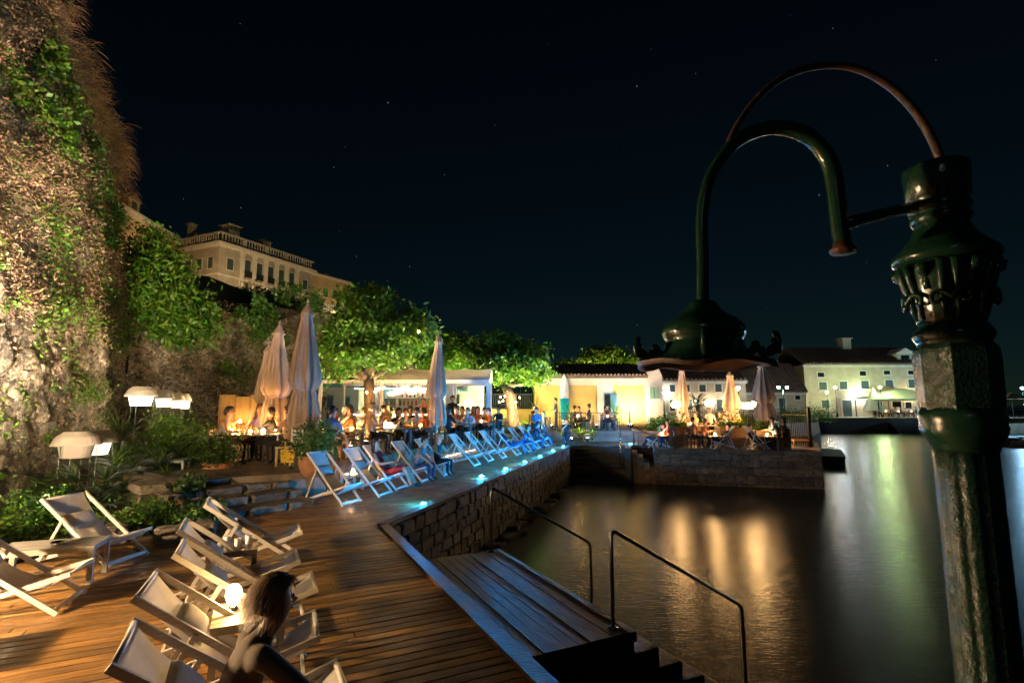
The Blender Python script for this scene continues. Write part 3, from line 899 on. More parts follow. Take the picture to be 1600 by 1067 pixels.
def banana(base, n, L, label, m=None, w=.16, name='broadleaf_plant', group='broad leaved plants by the pale house'):
    base = Vector(base); root = empty(name, base, 0, label, 'plant', group)
    Ps, Ds, Ls = [], [], []
    for k in range(n):
        a = rnd.uniform(0, 6.28); el = rnd.uniform(.5, 1.4)
        Ps.append((0,0,rnd.uniform(.1,.5)*L)); Ds.append((math.cos(a)*math.cos(el), math.sin(a)*math.cos(el), math.sin(el))); Ls.append(L*rnd.uniform(.5,1))
    V, F = blade_arrays(np.array(Ps), np.array(Ds), np.array(Ls), w, .45, 5)
    link('leaves', fast_mesh('leaves', V, F, m or m_bright), root)
    MB().tube([(0,0,0),(0,0,L*.3),(.02,0,L*.6)], [.06,.05,.03], 6).build('stem', m_bark, root)
    return root
fan_palm(G(150,790,.05), 20, 1.05, 'dwarf fan palm beside the pale deckchair under the lamps')
fan_palm(G(205,762,.05), 22, 1.45, 'taller fan palm in front of the low round hedge')
fan_palm(G(265,775,.05), 14, 1.0, 'small fan palm at the edge of the planting bed')
pp = G(292,800,.05)
rt = shrub(pp, .22, .35, 500, 'spiky plant in a low terracotta pot below the steps', .09, m_palm, 'potted_plant', None, (.25,.28), 'potted plant')
Ps = []; Ds = []
for k in range(60):
    a = rnd.uniform(0,6.28); el = rnd.uniform(.3,1.4); Ps.append((0,0,.28)); Ds.append((math.cos(a)*math.cos(el), math.sin(a)*math.cos(el), math.sin(el)))
V, F = blade_arrays(np.array(Ps), np.array(Ds), rng.uniform(.4,.75,60), .025, .35, 3); link('blades', fast_mesh('blades', V, F, m_palm), rt)
shrub(G(338,748,TER-.25), .42, .5, 1500, 'leafy plant in a terracotta pot beside the stone steps', .07, None, 'potted_plant', None, (.3,.36), 'potted plant')
shrub(G(489,744,TER-.1), .42, .62, 2200, 'bushy plant in a big round terracotta pot by the first blue deckchair', .065, m_ivy, 'potted_plant', None, (.3,.45), 'potted plant')
shrub((-8.75,13.6,.4), .72, 1.15, 4600, 'big round hedge lit by the row of floor lamps', .075, m_bright)
shrub((-8.0,12.9,.2), .5, .8, 2200, 'darker hedge in front of the round hedge', .075, m_ivy)
shrub((-9.6,13.2,.2), .4, .7, 1500, 'bright hedge below the tallest glowing lamp', .075, m_bright)
for k, (u, v, r_, h_) in enumerate(((30,850,.5,.45),(15,830,.6,.6),(55,815,.5,.55),(225,826,.35,.26),(262,826,.42,.3),(305,822,.36,.3),(240,808,.4,.3),(75,785,.5,.4),(185,826,.4,.3),(120,815,.4,.3),(325,805,.3,.25))):
    lb = ('low cushion plant behind the pale sling chair','leafy clump against the foot of the wall','mixed weeds between wall and deckchairs','small ground cover cushion next to the chair foot','wide ground cover cushion at the deck border','ground cover under the terracotta pot',
          'ground cover behind the deck border','weeds under the twin lamp shades','ground cover behind the reclining pale chair','ground cover under the fan palm','ground cover beside the lowest stone step')[k]
    shrub(G(u, v, .05), r_*.85, h_*.55, int(2600*r_), lb, .06, m_ivy if k % 2 else m_bright, 'ground_cover_plant', 'low plants in the bed', cat='ground cover')
# rocks at the bed border
for k, (u, v, w) in enumerate(((232,800,.62),(212,815,.4),(262,842,.34),(175,842,.4),(285,838,.3),(320,832,.35),(140,850,.35),(255,790,.4))):
    p = G(u, v, .05)
    o_ = link('boulder', st_dry[k % 7], None, (p.x, p.y, .05 + w*.2), rnd.uniform(0,3), (w, w*.7, w*.62))
    tag(o_, ('large pale boulder below the fan palms','boulder at the foot of the largest boulder','flat stone at the deck border by ground cover','stone behind the reclining chair foot','small stone near the deck corner','stone beside the lowest step','stone under the fan palm fronds','boulder under the potted spiky plant')[k], 'boulder', 'stones bordering the planting bed')
# ================================================================ buildings
m_cream = mat('cream_plaster', (.47, .39, .26), .9, (.36, .29, .19), .8, 5, bump=.1)
m_white = mat('white_plaster', (.60, .55, .45), .9, (.48, .43, .34), 1.2, 5, bump=.1)
m_ochre = mat('ochre_plaster', (.47, .33, .15), .9, (.38, .26, .11), .7, 5)
m_goldlit = mat('yellow_lit_plaster', (.60, .42, .14), .9, (.48, .32, .10), .9, 5, bump=.1)  # yellow lamp light is put into the plaster colour
m_palace = mat('palace_stone', (.34, .29, .20), .9, (.22, .19, .13), .5, 6, bump=.2)
m_palace_d = mat('palace_grey', (.20, .19, .15), .9, (.13, .125, .10), .6, 6, bump=.2)
m_trim = mat('pale_trim', (.55, .48, .36), .8, (.45, .39, .29), 2, 4)
m_shutter = mat('green_shutter', (.025, .05, .045), .6)
m_pane = mat('dark_pane', (.01, .014, .016), .12)
m_tile = mat('roof_tile', (.18, .115, .08), .85, (.09, .06, .045), 3, 4, bump=.3)
m_bluedoor = mat('blue_door', (.03, .12, .20), .5, (.02, .09, .15), 3, 3)
m_bluewall = mat('blue_trim', (.12, .36, .45), .6)
m_beige = mat('beige_canvas', (.50, .40, .29), .85, (.42, .33, .24), 4, 4, translucent=.35)
m_umb = mat('parasol_canvas', (.40, .29, .21), .9, (.31, .22, .165), 3, 4, bump=.2, translucent=.12)
m_wicker = mat('bamboo', (.45, .29, .09), .7, (.33, .20, .06), 10, 4, (1,1,.2), bump=.3, translucent=.3)
m_pwood = mat('planter_wood', (.24, .13, .055), .6, (.15, .075, .03), 4, 5, (1,1,6), bump=.2, objrand=.2)
m_bluewh = mat('pale_blue_plaster', (.62, .68, .66), .9, (.52, .58, .56), 1, 4)
m_counter = mat('counter_white', (.75, .73, .68), .4)

def window(root, x, z, w, h, frame=.12, shut=True, y=0.0, m_f=None, open_sh=False, name='window', pane=None):
    """window on the front face y=0 of a building (outside is -y)"""
    wd = MB().b2(x-w/2, x+w/2, y-.03, y+.02, z, z+h).build(name, pane or (m_shutter if shut else m_pane), root)
    f = MB(); fr = frame
    f.b2(x-w/2-fr, x-w/2, y-.09, y+.02, z-fr, z+h+fr).b2(x+w/2, x+w/2+fr, y-.09, y+.02, z-fr, z+h+fr)
    f.b2(x-w/2+.001, x+w/2-.001, y-.088, y+.02, z+h, z+h+fr).build('frame', m_f or m_trim, wd)
    MB().b2(x-w/2-fr*1.3, x+w/2+fr*1.3, y-.16, y+.02, z-fr*1.2, z-.001).build('sill', m_f or m_trim, wd)
    if shut:
        s_ = MB().b2(x-.015, x+.015, y-.05, y-.031, z, z+h)
        for k in range(7): s_.b2(x-w/2+.03, x+w/2-.03, y-.042, y-.0305, z+h*(k+.35)/7, z+h*(k+.65)/7)
        s_.build('shutter_slats', m_shutter, wd)
    if open_sh:
        for sg in (-1,1):
            MB().b2(*(sorted((x+sg*(w/2+.02), x+sg*(w/2+w*.5)))), y-.13, y-.095, z, z+h).build('shutter', m_shutter, wd)
    return wd
def roof_gable(root, x0, x1, y0, y1, ze, zr, over=.4, m=None, ribs=0, name='roof'):
    """ridge along x"""
    ym = (y0+y1)/2; t = .18
    P = [(x0-over*.4, y0-over, ze), (x1+over*.4, y0-over, ze), (x1+over*.4, ym, zr), (x0-over*.4, ym, zr), (x1+over*.4, y1+over, ze), (x0-over*.4, y1+over, ze)]
    Q = [(a, b, c-t) for a, b, c in P]
    rf = MB().add(P+Q, [(0,1,2,3),(3,2,4,5),(6,9,8,7),(9,11,10,8),(0,6,7,1),(5,4,10,11),(0,3,9,6),(3,5,11,9),(1,7,8,2),(2,8,10,4)]).build(name, m or m_tile, root)
    if ribs:
        mb = MB(); n = int((x1-x0)/ribs)
        for k in range(n):
            x = x0 + (x1-x0)*(k+.5)/n
            mb.tube([(x, y0-over-.03, ze+.03), (x, ym, zr+.03)], ribs*.3, 6)
        mb.build('tile_rows', m or m_tile, rf)
    return rf
def chimney(root, x, y, z, h=1.2, w=.6, m=None):
    c_ = MB().b2(x-w/2, x+w/2, y-w/2, y+w/2, z, z+h).b2(x-w*.65, x+w*.65, y-w*.65, y+w*.65, z+h+.001, z+h+.15).build('chimney', m or m_cream, root)
    return c_

# ---- palace on the upper town
K0 = D(345, 361, 80); K1 = D(490, 408, 98.0)
pd = Vector((K1.x-K0.x, K1.y-K0.y, 0)); PLEN = pd.length; pa = math.atan2(pd.y, pd.x)
PT = K0.z; PB = PT - 16
pal = empty('palace', (K0.x, K0.y, PB), pa, 'grey stone palace with roof balustrade high above the wall', 'building')
H = 16.0
MB().b2(0, PLEN, 0, 11, -6, H-1.9).build('wall', m_palace, pal)
MB().b2(-.35, PLEN+.35, -.35, 11.3, H-2.5, H-2.2).b2(-.55, PLEN+.55, -.55, 11.5, H-2.19, H-1.75).build('cornice', m_trim, pal)
bal = MB().b2(-.1, PLEN+.1, -.1, .25, H-1.749, H-1.5).b2(-.1, PLEN+.1, -.12, .27, H-.2, H).b2(-.1,.25,.251,11,H-1.749,H-1.5).b2(-.12,.27,.271,11,H-.2,H).build('balustrade', m_palace, pal)
bm_ = MB().lathe([(.08,0),(.15,.35),(.07,.8),(.11,1.2),(.11,1.3)], 6).mesh('baluster', m_trim)
nbay = 9
for k in range(int(PLEN/.55)):
    x = .45 + k*.55
    if k % 8 == 7: MB().b2(x-.3, x+.3, -.13, .28, H-1.499, H-.201).build('pedestal', m_palace, bal)
    else: link('baluster', bm_, bal, (x, .08, H-1.5))
for k in range(18):
    y = .6 + k*.58
    if k % 7 == 6: MB().b2(-.13, .28, y-.3, y+.3, H-1.499, H-.201).build('pedestal', m_palace, bal)
    else: link('baluster', bm_, bal, (.08, y, H-1.5))
MB().b2(-.15, PLEN+.15, -.15, 11.1, H-7.2, H-6.9).build('string_course', m_trim, pal)
window(pal, 2.0, H-6.0, 1.15, 1.9); window(pal, PLEN-1.9, H-6.0, 1.15, 1.9)
window(pal, 2.0, H-10.6, 1.2, 2.2); window(pal, PLEN-1.9, H-10.6, 1.2, 2.2)
x0, x1 = 4.1, PLEN-4.0
for k in range(6):
    x = x0 + (x1-x0)*k/5
    MB().b2(x-.38, x+.38, -.28, 0, H-11, H-2.9).b2(x-.5, x+.5, -.36, 0, H-2.899, H-2.501).b2(x-.46,x+.46,-.34,0,H-11.6,H-11.001).build('pilaster', m_trim, pal)
    if k < 5:
        xm = x + (x1-x0)/10
        w_ = window(pal, xm, H-6.2, 1.15, 2.7)
        MB().b2(xm-.75, xm+.75, -.34, -.17, H-6.55, H-6.4).b2(xm-.72, xm+.72, -.33, -.3, H-6.399, H-5.5).build('balcony', m_iron, w_)
        window(pal, xm, H-10.8, 1.15, 2.4, shut=False)
# windows on the short side
for yy in (-1.9, -4.6, -7.3):
    for wdw in (window(pal, yy, H-6.0, 1.15, 1.9), window(pal, yy, H-10.6, 1.15, 2.0)): wdw.rotation_euler = (0,0,R(-90))
chimney(pal, 3.6, 2.6, H-1.7, 3.9, 2.0, m_palace); chimney(pal, PLEN*.52, 2.6, H-1.7, 3.2, 1.7, m_palace); chimney(pal, 1.2, 9.0, H-1.7, 4.4, 1.0, m_palace)
MB().add([(.5,4,H-1.7),(10,4,H-1.7),(10,10.5,H-1.7),(.5,10.5,H-1.7),(2.5,7,H+1.6),(8,7,H+1.6)], [(0,1,5,4),(1,2,5),(2,3,4,5),(3,0,4)]).build('attic_roof', m_palace_d, pal)
# neighbour with cornice
NB0 = D(196, 325, 70); NB1 = D(290, 366, 86)
nd_ = Vector((NB1.x-NB0.x, NB1.y-NB0.y, 0)); nl = nd_.length
nbd = empty('townhouse', (NB0.x, NB0.y, NB0.z-14), math.atan2(nd_.y, nd_.x), 'long ochre house with dormer behind the fig tree', 'building')
MB().b2(-8, nl, 0, 9, -4, 13.2).build('wall', m_ochre, nbd)
MB().b2(-8.2, nl+.1, -.6, 9.2, 13.201, 13.6).b2(-8.2, nl+.1, -.8, 9.2, 13.601, 14).build('cornice', m_trim, nbd)
roof_gable(nbd, -8, nl, .2, 9, 14.15, 16.4, .5)
dm = MB().b2(1.2, 3.8, .4, 5, 14, 16.2).build('dormer', m_ochre, nbd)
MB().add([(1,.2,16.2),(2.5,.2,17.1),(4,.2,16.2),(1,5,16.2),(2.5,5,17.1),(4,5,16.2)], [(0,2,1),(3,4,5),(0,1,4,3),(1,2,5,4),(0,3,5,2)]).build('dormer_roof', m_tile, dm)
MB().b2(2.0, 3.1, .36, .41, 14.5, 15.9).build('dormer_window', m_shutter, dm)
# yellow house
YH0 = D(489, 426, 100); YH1 = D(545, 442, 108)
yd = Vector((YH1.x-YH0.x, YH1.y-YH0.y, 0)); yl = yd.length
yh = empty('yellow_house', (YH0.x, YH0.y, YH0.z-14), math.atan2(yd.y, yd.x), 'yellow plastered house next to the palace', 'building')
MB().b2(0, yl, 0, 8, -10, 8).build('lower_wall', m_white, yh)
MB().b2(0, yl, 0, 8, 8.001, 13.6).build('wall', m_ochre, yh)
MB().b2(-.3, yl+.5, -.5, 8.3, 13.601, 14).build('cornice', m_trim, yh)
MB().b2(-.1, yl+.1, -.12, 0, 7.8, 8.3).build('string_course', m_trim, yh)
MB().add([(-.3,-.5,14.01),(yl+.5,-.5,14.01),(yl+.5,8.3,14.01),(-.3,8.3,14.01),(yl/2,4,15.5)], [(0,1,4),(1,2,4),(2,3,4),(3,0,4),(3,2,1,0)]).build('roof', m_tile, yh)
for x in (yl*.35, yl*.62): window(yh, x, 9.6, 1.2, 1.9)
window(yh, yl*.86, 9.6, .8, 1.9, shut=False, open_sh=True); window(yh, yl*.3, 4.4, 1.0, 2.4, shut=False, open_sh=True); window(yh, yl*.7, 4.4, 1.0, 2.4)
chimney(yh, yl*.7, 4, 14.6, 1.0, .6, m_ochre)
# bastion below the palace
BA = D(326, 432, 66); BB = D(375, 452, 70); BC = D(545, 492, 96)
m_bastion = mat('bastion_stone', (.16, .105, .06), .95, (.09, .058, .035), .6, 7, bump=.8, bdist=.2)
bt = MB()
for (p, q) in ((BA, BB), (BB, BC)):
    t_ = Vector((q.x-p.x, q.y-p.y, 0)).normalized(); nn_ = Vector((-t_.y, t_.x, 0))
    f_ = nn_*30
    bt.add([(p.x,p.y,0),(q.x,q.y,0),(q.x,q.y,q.z),(p.x,p.y,p.z),(p.x+f_.x,p.y+f_.y,p.z+.5),(q.x+f_.x,q.y+f_.y,q.z+.5)], [(0,1,2,3),(3,2,5,4)])
p = D(190, 400, 60); bt.add([(p.x,p.y,0),(BA.x,BA.y,0),(BA.x,BA.y,BA.z),(p.x,p.y,BA.z),(p.x,p.y+30,BA.z+.5),(BA.x,BA.y+30,BA.z+.5)], [(0,1,2,3),(3,2,5,4)])
bt = bt.build('bastion', m_bastion); tag(bt, 'brown stone bastion carrying the palace', 'wall')
# park railing on the bastion edge
rl = empty('iron_fence', BB, 0, 'thin iron fence along the bastion edge below the palace', 'fence')
d_ = (BC - BB)
for k in range(40):
    p = d_*(k/40); MB().b2(p.x-.03,p.x+.03,p.y-.03,p.y+.03,p.z-.1,p.z+1.1).build('picket', m_iron, rl)
MB().beam(Vector((0,0,1.12)), d_ + Vector((0,0,1.12)), .06, .06).build('rail', m_iron, rl)
# shrubs in front of bastion
for k, (u, v, Y, ru, rv) in enumerate(((395,472,40,26,20),(430,478,42,28,20),(465,486,44,26,16),(352,500,38,26,26))):
    b0 = D(u, v+rv, Y); b0.z = max(b0.z-1.5, .3)
    tree('bush_tree', b0, [b0, b0+Vector((0,0,.5)), D(u, v+rv*.4, Y)], [crown_px(u,v,Y,ru,rv)], 2600, .24, ('dark bush below the palace windows','wide dark bush below the palace balconies','dark bush above the closed parasol tips','dark bush between fig and bastion')[k], m_ivy, 3, .12, group='dark bushes under the palace', seed=30+k, cl_r=.5)
MB().prism([(-60,30.5),(-14,24.5),(-5,33.0),(-6,60),(-60,60)], 0, 7.0).build('hillside', m_soil)['kind'] = 'structure'

# ---- pale house by the basin
HY = 31.5
hx0, hx1 = PX(838, HY, 2), PX(1008, HY, 2)
hz = TER
EA = D(900, 591, HY).z; RD = D(900, 576, HY+2.4).z
ph = empty('pale_house', (hx0, HY, hz), 0, 'low pale house with tiled roof and floodlit wall', 'building')
hl = hx1 - hx0; eh = EA - hz
MB().b2(0, hl, 0, 5.0, -.5, eh).build('wall', m_goldlit, ph)
MB().b2(-.02, hl, -.05, -.001, eh-.42, eh).build('cornice', m_white, ph)
MB().b2(hl*.56, hl*.705, -.035, -.001, 0, eh-.421).build('door_surround', m_white, ph)
roof_gable(ph, -.2, hl, 0, 5.0, eh+.18, RD-hz+.3, .35, ribs=.22)
dr = MB().b2(hl*.555+.45, hl*.555+1.25, -.06, -.036, 0, 2.15).build('door', m_bluedoor, ph)
MB().b2(hl*.555+.5, hl*.555+.83, -.075, -.061, .2, 2.05).build('door_leaf', m_pane, dr)
gx = hl
MB().b2(gx+.002, gx+1.05, -.15, 5.0, -.5, eh+.15).build('gable_wall', m_white, ph)
gb = MB(); gz = eh+.151
gb.add([(gx+.002,-.15,gz),(gx+1.05,-.15,gz),(gx+.85,-.15,gz+.45),(gx+.5,-.15,gz+.62),(gx+.2,-.15,gz+.45),(gx+.002,.5,gz),(gx+1.05,.5,gz),(gx+.85,.5,gz+.45),(gx+.5,.5,gz+.62),(gx+.2,.5,gz+.45)],
       [(0,1,2,3,4),(9,8,7,6,5),(1,6,7,2),(2,7,8,3),(3,8,9,4),(4,9,5,0)])
gb.build('gable', m_white, ph)
m_grsh = mat('sage_shutter', (.12, .24, .17), .6)
wdw = MB().b2(gx+.32, gx+.68, -.19, -.151, eh-1.25, eh-.55).build('window', m_pane, ph)
MB().b2(gx+.25, gx+.50, -.23, -.191, eh-1.25, eh-.55).build('shutter', m_grsh, wdw); MB().b2(gx+.55, gx+.8, -.23, -.191, eh-1.25, eh-.55).build('shutter', m_grsh, wdw)
MB().b2(gx+.2, gx+.85, -.2, -.151, eh-.54, eh-.47).b2(gx+.2, gx+.85, -.2, -.151, eh-1.33, eh-1.251).build('frame', m_white, wdw)
# house terrace
o = MB().prism([(1.2,28.75),(9.8,28.75),(9.8,36),(1.2,36)], 0, TER).build('house_terrace', m_paving); tag(o, 'raised paved terrace of the pale house', 'terrace', kind='structure')

# ---- bar pavilion and blue trimmed house behind
BY = 22.0
bar = empty('bar_pavilion', PL(640, BY, TER), 0, 'open bar pavilion with beige canvas roof and white lit counter', 'bar')
def bx(u): return PX(u, BY, 2) - PX(640, BY, TER)
for u in (500, 596, 694, 762):
    MB().b2(bx(u)-.06, bx(u)+.06, -.06, .06, 0, 2.35).build('post', m_whitewood, bar)
    MB().b2(bx(u)-.06, bx(u)+.06, 2.94, 3.06, 0, 2.35).build('post', m_whitewood, bar)
MB().b2(bx(498), bx(764), -.07, .07, 2.351, 2.5).b2(bx(498), bx(764), 2.93, 3.07, 2.351, 2.5).build('beam', m_whitewood, bar)
cv = MB(); nX = 24
for i in range(nX+1):
    x = bx(592) + (bx(766)-bx(592))*i/nX
    for j in range(7):
        y = -.4 + 3.7*j/6
        cv.v.append((x, y, 2.52 + .55*math.sin(math.pi*j/6) - .05*math.sin(math.pi*((i*4/nX) % 1))))
for i in range(nX):
    for j in range(6): cv.f.append((i*7+j, (i+1)*7+j, (i+1)*7+j+1, i*7+j+1)); cv.m.append(0)
cv.build('canvas_roof', m_beige, bar, smooth=True)
MB().b2(bx(540), bx(683), .5, 1.1, 0, 1.05).build('counter', m_counter, bar)
MB().b2(bx(538), bx(685), .42, 1.18, 1.051, 1.12).build('counter_top', m_pwood, bar)
MB().b2(bx(536), bx(700), 3.2, 3.3, -.0, 2.3).build('back_wall', m_bluewh, bar)
sh = MB().b2(bx(560), bx(668), 2.9, 3.19, 1.35, 1.4).b2(bx(560), bx(668), 2.9, 3.19, 1.75, 1.8).build('shelf', m_whitewood, bar)
MB().b2(bx(563), bx(600), 3.17, 3.199, .9, 2.2).build('blue_panel', m_bluewall, bar)
MB().b2(bx(650), bx(680), 3.17, 3.199, .9, 2.2).build('blue_panel', m_bluewall, bar)
btc = [mat('bottle_%s' % n, c, .12, spec=.8) for n, c in (('amber', (.30,.12,.02)), ('green', (.03,.12,.03)), ('clear', (.5,.5,.45)), ('red', (.3,.03,.02)), ('gold', (.5,.32,.06)))]
bme = [MB().lathe([(.035,0),(.038,.02),(.038,.17),(.014,.23),(.013,.29)], 8).mesh('bottle', m_) for m_ in btc]
for k in range(30):
    zz = 1.401 if k % 2 else 1.801
    p = PL(640, BY, TER) + Vector((bx(563) + (bx(665)-bx(563))*k/29 + rnd.uniform(-.02,.02), 3.0, zz))
    ci = rnd.randrange(5); b_ = link('bottle', bme[ci], None, p); cn = ('amber','green','clear','red','gold')[ci]; sh_ = 'lower' if k % 2 else 'upper'
    tag(b_, '%s bottle on the %s back shelf of the bar' % (cn, sh_), 'bottle', '%s bottles on the %s bar shelf' % (cn, sh_))
m_pend = emit('pendant_glow', (1.0, .68, .28), 1.8)
for k, (u, v, w) in enumerate(((622,612,.36),(633,606,.30),(643,612,.34),(652,607,.30),(660,610,.28),(612,615,.28))):
    p = D(u, v, BY + .9 + .15*k)
    rt = empty('pendant_lamp', p, 0, ('widest rattan pendant over the bar counter','small upper rattan pendant near the widest one','middle rattan pendant over the bar','high rattan pendant over the bar','rattan pendant at the parasol end of the bar','rattan pendant beside the tree trunk')[k], 'lamp', 'rattan pendants over the bar')
    MB().lathe([(w*.3,.12),(w*.62,.06),(w*.7,0),(w*.62,-.07),(w*.4,-.12)], 14).build('shade', m_pend, rt, smooth=True)
    top = TER + 2.6 - p.z
    MB().tube([(0,0,.1),(0,0,max(.25, top))], .008, 4).build('cord', m_iron, rt)
bh = empty('blue_trimmed_house', PL(470, 27, TER), 0, 'pale house with blue doors behind the parasols', 'building')
def hx(u): return PX(u, 27, 2) - PX(470, 27, TER)
MB().b2(hx(440), hx(560), 0, 2.8, -.5, 2.35).build('wall', m_bluewh, bh)
MB().b2(hx(438), hx(562), -.12, .001, 2.351, 2.55).build('eaves_board', m_bluewall, bh)
roof_gable(bh, hx(440), hx(560), .0, 2.8, 2.72, 3.3, .2)
for (a, b_, z1, nm) in ((456,468,2.0,'door'),(511,521,1.95,'door'),(540,547,1.9,'shutter_panel')):
    q = MB().b2(hx(a), hx(b_), -.05, -.001, 0, z1).build(nm, m_bluewall, bh); MB().b2(hx(a)+.04, hx(b_)-.04, -.07, -.051, .1, z1-.1).build('leaf', m_bluedoor, q)
# small house right of the bar and a wall with a railing behind tree two
rb = empty('kiosk', PL(725, 28, TER), 0, 'blue and white kiosk behind the glowing rattan star', 'kiosk')
def kx(u): return PX(u, 28, 2) - PX(725, 28, TER)
MB().b2(kx(697), kx(752), 0, 3, -.5, 2.5).build('wall', m_bluewh, rb)
MB().b2(kx(704), kx(718), -.04, -.001, .4, 2.0).build('window', m_pane, rb)
ks = MB()
for k in range(9): ks.b2(kx(700)+k*.13, kx(700)+.07+k*.13, -.3, -.001, 2.15, 2.3)
ks.build('awning_slats', m_bluewall, rb)
MB().b2(kx(696), kx(753), -.2, 3.1, 2.501, 2.62).build('roof', m_whitewood, rb)
gw = empty('garden_wall', PL(800, 34, TER), 0, 'yellow lit garden wall with an iron railing behind the round crowned tree', 'wall')
def gx_(u): return PX(u, 34, 1.5) - PX(800, 34, TER)
MB().b2(gx_(745), gx_(850), 0, .4, -.4, 1.15).build('wall', m_goldlit, gw)
for k in range(30):
    x = gx_(745) + (gx_(840)-gx_(745))*k/29; MB().b2(x-.02, x+.02, .1, .14, 1.15, 2.1).build('picket', m_iron, gw)
MB().b2(gx_(745), gx_(840), .09, .15, 2.101, 2.16).build('rail', m_iron, gw)
# rattan star lamp
sp = D(731, 632, 26.5)
stl = empty('star_lamp', sp, 0, 'large glowing rattan star beside the bar', 'lamp')
stb = MB()
for k in range(8):
    a = k*math.pi/4; Lr = .55 if k % 2 == 0 else .42
    dv = Vector((math.cos(a), 0, math.sin(a))); pv = Vector((-math.sin(a), 0, math.cos(a)))
    stb.add([tuple(pv*.12), tuple(-pv*.12), tuple(dv*Lr), (0,-.14,0), (0,.14,0)], [(0,2,3),(2,1,3),(2,0,4),(1,2,4)])
stb.build('star', emit('star_glow', (1.0, .62, .2), 2.6), stl)
MB().tube([(0,.1,-.1),(0,.1,-(sp.z-TER))], .03, 6).build('stand', m_iron, stl)

# ---- far quay side buildings
FY = 76.0
def far_building(name, u0, u1, ve, vb, Y, label, m_w, wins, roof_h, depth=10, chim=None, ribs=.5, extra=None):
    X0, X1 = PX(u0, Y, 3), PX(u1, Y, 3); ze = D((u0+u1)/2, ve, Y).z
    b_ = empty(name, (X0, Y, .28), 0, label, 'building')
    MB().b2(0, X1-X0, 0, depth, -.3, ze-.28).build('wall', m_w, b_)
    MB().b2(-.15, X1-X0+.15, -.25, -.001, ze-.28-.35, ze-.28).build('cornice', m_white, b_)
    roof_gable(b_, 0, X1-X0, 0, depth, ze-.28+.15, ze-.28+roof_h, .5, ribs=ribs)
    for (u, v0, v1, hw, kind) in wins:
        x = PX(u, Y, 3) - X0; z0 = D(u, v1, Y).z - .28; z1 = D(u, v0, Y).z - .28; w = hw*2*Y/800
        if kind == 'd':
            d0 = MB().b2(x-w/2, x+w/2, -.05, -.001, 0.0, z1).build('door', m_shutter, b_)
            MB().b2(x-w/2-.15, x-w/2-.001, -.1, -.001, 0, z1+.15).b2(x+w/2+.001, x+w/2+.15, -.1, -.001, 0, z1+.15).b2(x-w/2, x+w/2, -.1, -.001, z1+.001, z1+.15).build('frame', m_white, d0)
        else: window(b_, x, z0, w, z1-z0, .14, shut=(kind == 's'), m_f=m_white)
    for (u, w, h) in (chim or []):
        cz = ze-.28+roof_h; chimney(b_, PX(u, Y, 3)-X0, depth/2, cz-.4, h, w, m_cream)
    return b_
fb1 = far_building('harbour_house', 1259, 1446, 570, 650, FY, 'large cream harbour house with three rows of windows', m_cream,
    [(1285,582,589,5,'p'),(1351,580,587,5,'p'),(1389,579,585,5,'p'),(1427,579,585,5,'p'),(1287,597,609,6,'s'),(1319,596,608,6,'s'),(1353,595,607,6,'s'),(1391,594,606,6,'s'),(1427,593,606,6,'s'),(1289,625,637,6,'s'),(1357,624,638,6,'s'),(1400,627,636,7,'p'),(1418,628,638,5,'p'),(1322,625,648,7,'d')],
    3.0, 9, [(1357,1.3,1.8)])
X0 = PX(1259, FY, 3)
dx = PX(1424, FY, 3) - X0; dz = D(1424, 565, FY).z - .28
dm = MB().b2(dx-1.2, dx+1.2, .5, 4, dz-.6, dz+1.2).build('dormer', m_cream, fb1)
MB().add([(dx-1.6,.2,dz+1.2),(dx,.2,dz+2.1),(dx+1.6,.2,dz+1.2),(dx-1.6,4,dz+1.2),(dx,4,dz+2.1),(dx+1.6,4,dz+1.2)], [(0,2,1),(3,4,5),(0,1,4,3),(1,2,5,4),(0,3,5,2)]).build('dormer_roof', m_white, dm)
MB().b2(dx-.6, dx+.6, .45, .499, dz-.1, dz+1.0).build('dormer_window', m_pane, dm)
fb2 = far_building('harbour_house', 1186, 1258, 572, 640, 84, 'plain cream building behind the low tiled shed', m_cream, [(1240,600,610,4,'s')], 1.2, 8)
fb3 = far_building('tiled_shed', 1166, 1258, 613, 650, 70, 'low shed with broad tiled roof by the bright lamps', m_cream, [(1221,622,645,5,'d'),(1246,618,624,4,'p')], 4.2, 7)
fb4 = far_building('harbour_house', 1032, 1166, 595, 645, 66, 'cream house with uplit walls behind the quay parasols', m_cream,
    [(1051,601,612,4,'s'),(1074,601,612,4,'s'),(1098,601,612,5,'s'),(1123,600,612,5,'s'),(1050,625,642,4,'s'),(1076,624,640,5,'s'),(1124,624,642,5,'s'),(1152,624,642,4,'s')], 2.6, 9, [(1166,1.8,2.4)])
# far quay wall with steps
fq = MB().b2(38, 62.5, 65.6, 66.2, -3, .30).build('far_quay_wall', m_wetstone); tag(fq, 'low dark harbour wall in front of the cream house', 'wall')
MB().b2(62.51, 160, 67.9, 68.4, -3, .30).build('wall_section', m_wetstone, fq)
fs = empty('far_steps', (PX(1383,66,0), 64.0, 0), 0, 'dark stone steps in the far harbour wall', 'steps')
for k in range(6):
    MB().b2(0, 9, .32*k - .6, 1.55, -2.5, -1.5 + .28*k).build('step', m_wetstone, fs)
# ground tile lines: pale band on the quay edge
MB().b2(38, 160, 65.7, 66.6, .301, .34).build('coping', m_ashlar, fq)
# ================================================================ lamps
def sphere_mesh(name, r, m, seg=10, rings=6, sz=1.0):
    prof = [(max(.0005, r*math.sin(math.pi*k/rings)), -r*sz*math.cos(math.pi*k/rings)) for k in range(rings+1)]
    return MB().lathe(prof, seg).mesh(name, m, True)
